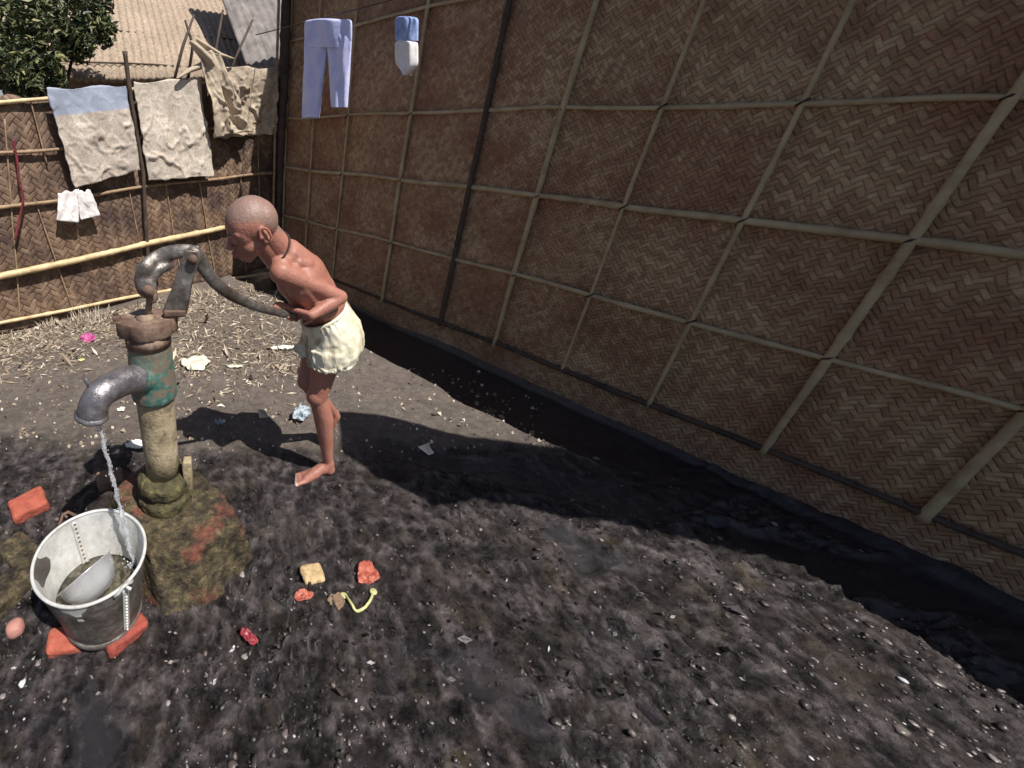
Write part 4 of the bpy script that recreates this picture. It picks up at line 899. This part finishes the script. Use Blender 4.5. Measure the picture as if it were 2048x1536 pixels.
hand(wrN, gN+V3(.0, -.004, .004), bar, None, 1); hand(wrF, gF+V3(.004, .012, .006), bar, None, -1)
# head
hc = J(503, 450, 1.30); Fh = Vector((-.90, -.26, -.36)).normalized(); Lh = Vector((.26, -1, .0)); Lh = (Lh-Fh*Lh.dot(Fh)).normalized(); Uh = Lh.cross(Fh)
if Uh.z < 0: Uh = -Uh
HM = Matrix((Fh, Lh, Uh)).transposed()   # columns: forward, left (towards camera), up
def hpnt(f, l, u): return hc+Fh*f+Lh*l+Uh*u
mb.ell(hpnt(.000, 0, .012), (.078, .068, .074), HM, 28, 18); mb.ell(hpnt(-.030, 0, .006), (.054, .064, .062), HM, 24, 16)
mb.ell(hpnt(.032, 0, -.006), (.047, .058, .062), HM); mb.ell(hpnt(.026, 0, -.044), (.049, .054, .047), HM)
mb.ell(hpnt(.050, 0, -.074), (.024, .026, .020), HM); mb.cap(hpnt(-.012, .044, -.045), .018, hpnt(.046, .016, -.086), .014); mb.cap(hpnt(-.012, -.044, -.045), .018, hpnt(.046, -.016, -.086), .014)
for s_ in (1, -1):
    mb.ell(hpnt(.035, s_*.026, -.042), (.029, .026, .034), HM)            # cheek
    mb.cap(hpnt(.073, s_*.012, .004), .008, hpnt(.058, s_*.042, .002), .008)   # brow
    mb.ell(hpnt(.068, s_*.025, -.017), (.0125, .0145, .0115), HM)           # closed lid over the eye
    # ear: rim, lobe and concha
    ec = hpnt(-.012, s_*.066, -.026)
    ring = []
    for k in range(13):
        w_ = R(-70+k*22); ring.append(ec+Uh*.025*math.sin(w_)+(-Fh)*.015*math.cos(w_)+Lh*s_*(.008+.004*math.cos(w_)))
    mb.tube(ring, .0046, 8); mb.ell(ec+Uh*-.020, (.009, .006, .010), HM); mb.ell(ec-Lh*s_*.004, (.013, .006, .022), HM)
mb.cap(hpnt(.076, 0, -.010), .0075, hpnt(.089, 0, -.033), .0095); mb.ell(hpnt(.084, .010, -.037), (.009, .0075, .007), HM); mb.ell(hpnt(.084, -.010, -.037), (.009, .0075, .007), HM)
mb.cap(hpnt(.078, .014, -.058), .006, hpnt(.078, -.014, -.058), .006); mb.cap(hpnt(.083, .004, -.057), .0065, hpnt(.083, -.004, -.057), .0065)
mb.cap(hpnt(.074, .012, -.067), .0065, hpnt(.074, -.012, -.067), .0065); mb.cap(hpnt(.079, .003, -.068), .0065, hpnt(.079, -.003, -.068), .0065)
# neck
mb.cap(nkb+V3(.004, 0, -.004), .048, hpnt(-.036, 0, -.038), .040); mb.cap(nkb+V3(-.014, 0, -.025), .042, hpnt(-.008, 0, -.055), .033)
body = mb.build('body', M['skin'], child); fuse(body, .0034, 5, .5)
co = getco(body) + np.array(child.location)*0
mw = np.array(body.data.vertices[0].co)
P_ = co - np.array(hc)[None, :]; f_ = P_@np.array(Fh); l_ = P_@np.array(Lh); u_ = P_@np.array(Uh)
inh = (np.abs(f_) < .12) & (np.abs(l_) < .09) & (u_ > -.06) & (u_ < .12)
line = .022 + np.clip(-f_, 0, .2)*-1.1 + np.clip(f_-.02, 0, .1)*.45
hair = np.clip((u_-line)/.012, 0, 1)*inh; hair = np.where((f_ < -.055) & inh, np.maximum(hair, np.clip((u_+.045)/.015, 0, 1)), hair)
hair *= (np.abs(l_) < .0735)
at_ = body.data.attributes.new('hair', 'FLOAT', 'POINT'); at_.data.foreach_set('value', hair)
lip = ((f_ > .070) & (np.abs(l_) < .020) & (u_ < -.052) & (u_ > -.074)).astype(float); at_ = body.data.attributes.new('lip', 'FLOAT', 'POINT'); at_.data.foreach_set('value', lip)
nail = np.zeros(len(co))
for c_, r in tipsN+tipsF: nail = np.maximum(nail, np.clip((r*1.0-np.linalg.norm(co-np.array(c_)[None, :], axis=1))/.002, 0, 1))
at_ = body.data.attributes.new('nail', 'FLOAT', 'POINT'); at_.data.foreach_set('value', nail)
for s_ in (1, -1):
    MB().tube([hpnt(.0795, s_*.016, -.023), hpnt(.0815, s_*.025, -.0255), hpnt(.0755, s_*.036, -.022)], [.0010, .0017, .0010], 6).build('eyelashes', M['black'], child)
    MB().tube([hpnt(.0815, s_*.012, .006), hpnt(.0765, s_*.028, .0105), hpnt(.0655, s_*.043, .006)], [.0018, .0026, .0012], 6).build('eyebrow', M['black'], child)
# neck cord
pts = []; nc = nkb.lerp(hpnt(-.02, 0, -.05), .32); nd = (hpnt(-.02, 0, -.05)-nkb).normalized(); na = nd.cross(Vector((0, 1, 0))).normalized(); nb = nd.cross(na)
for k in range(33):
    w_ = 2*math.pi*k/32; pts.append(nc+na*.054*math.cos(w_)+nb*.056*math.sin(w_)-nd*.022*(-math.cos(w_)*0)+nd*0 + V3(0, 0, -.012*(math.cos(w_) > 2)))
MB().tube(pts, .0032, 8, cap=False).build('neck_cord', M['cord'], child)
# shorts: thin gathered cloth with open hems
def clothtube(rings, name, parent, seed, n=120, sub=10, folds=11, famp=.085):
    """rings: (centre, axis, semi-axis in the side plane, semi-axis in depth)"""
    vs = []; C_ = bez([x[0] for x in rings], sub*(len(rings)-1)); m = len(C_)
    def it(k, q): f_ = k/(m-1)*(len(rings)-1); a_ = min(int(f_), len(rings)-2); return rings[a_][q]*(1-f_+a_)+rings[a_+1][q]*(f_-a_)
    for k in range(m):
        axv = it(k, 1).normalized(); e2 = Vector((0, 1, 0)); e2 = (e2-axv*e2.dot(axv)).normalized(); e1 = e2.cross(axv).normalized(); f_ = k/(m-1)
        g_ = math.exp(-f_*14); am = famp*(.35+1.0*math.sin(min(f_*1.25, 1)*math.pi*.5))
        for q in range(n):
            w_ = 2*math.pi*q/n; ph = 2.2*float(fbm(math.cos(w_)*1.5+seed, math.sin(w_)*1.5, f_*1.6, 2)); x = math.sin(w_*folds+ph*4+f_*2.0)
            cr = (1-abs(x))**1.5; rr_ = 1+am*(cr-.35)*(.6+.8*float(fbm(math.cos(w_)*1.1, math.sin(w_)*1.1+seed, f_*2, 2)))+.05*g_*math.sin(w_*34)+.05*float(fbm(math.cos(w_)*3+seed, math.sin(w_)*3, f_*6, 3))
            hem = axv*(.006*math.sin(w_*7+seed)+.004*math.sin(w_*13))*(1 if k >= m-2 else 0)
            vs.append(C_[k]+(e1*math.cos(w_)*it(k, 2)+e2*math.sin(w_)*it(k, 3))*rr_+hem)
    fs = [(i_*n+k, i_*n+(k+1) % n, (i_+1)*n+(k+1) % n, (i_+1)*n+k) for i_ in range(m-1) for k in range(n)]
    o = mk(name, vs, fs, M['shorts'], parent); md = o.modifiers.new('s', 'SOLIDIFY'); md.thickness = .003; md.offset = 0; return o
wl = J(647, 626, 1.445); axw = Vector((.5, 0, -.86))
down = Vector((0, 0, -1))
sh1 = clothtube([(wl, axw, .088, .104), (pel+V3(.012, -.004, .004), axw+down*.5, .108, .124), (J(667, 686, 1.435), down, .110, .116), (J(662, 712, 1.42), down, .092, .100), (J(657, 724, 1.41), down, .078, .086)], 'shorts', child, 3)
sh2 = clothtube([(pel+V3(-.01, .03, 0), down, .075, .075), (J(634, 690, 1.50), down, .074, .070), (J(620, 704, 1.50), down+V3(-.2, 0, 0), .068, .062)], 'shorts_leg', sh1, 8, folds=7)
MB().tube([wl+((Vector((0, 1, 0)).cross(axw.normalized())).normalized()*math.cos(w_)*.088+Vector((0, 1, 0))*math.sin(w_)*.104) for w_ in [2*math.pi*k/60 for k in range(61)]], .0065, 8, cap=False, jit=.12).build('waistband', M['shorts'], sh1)
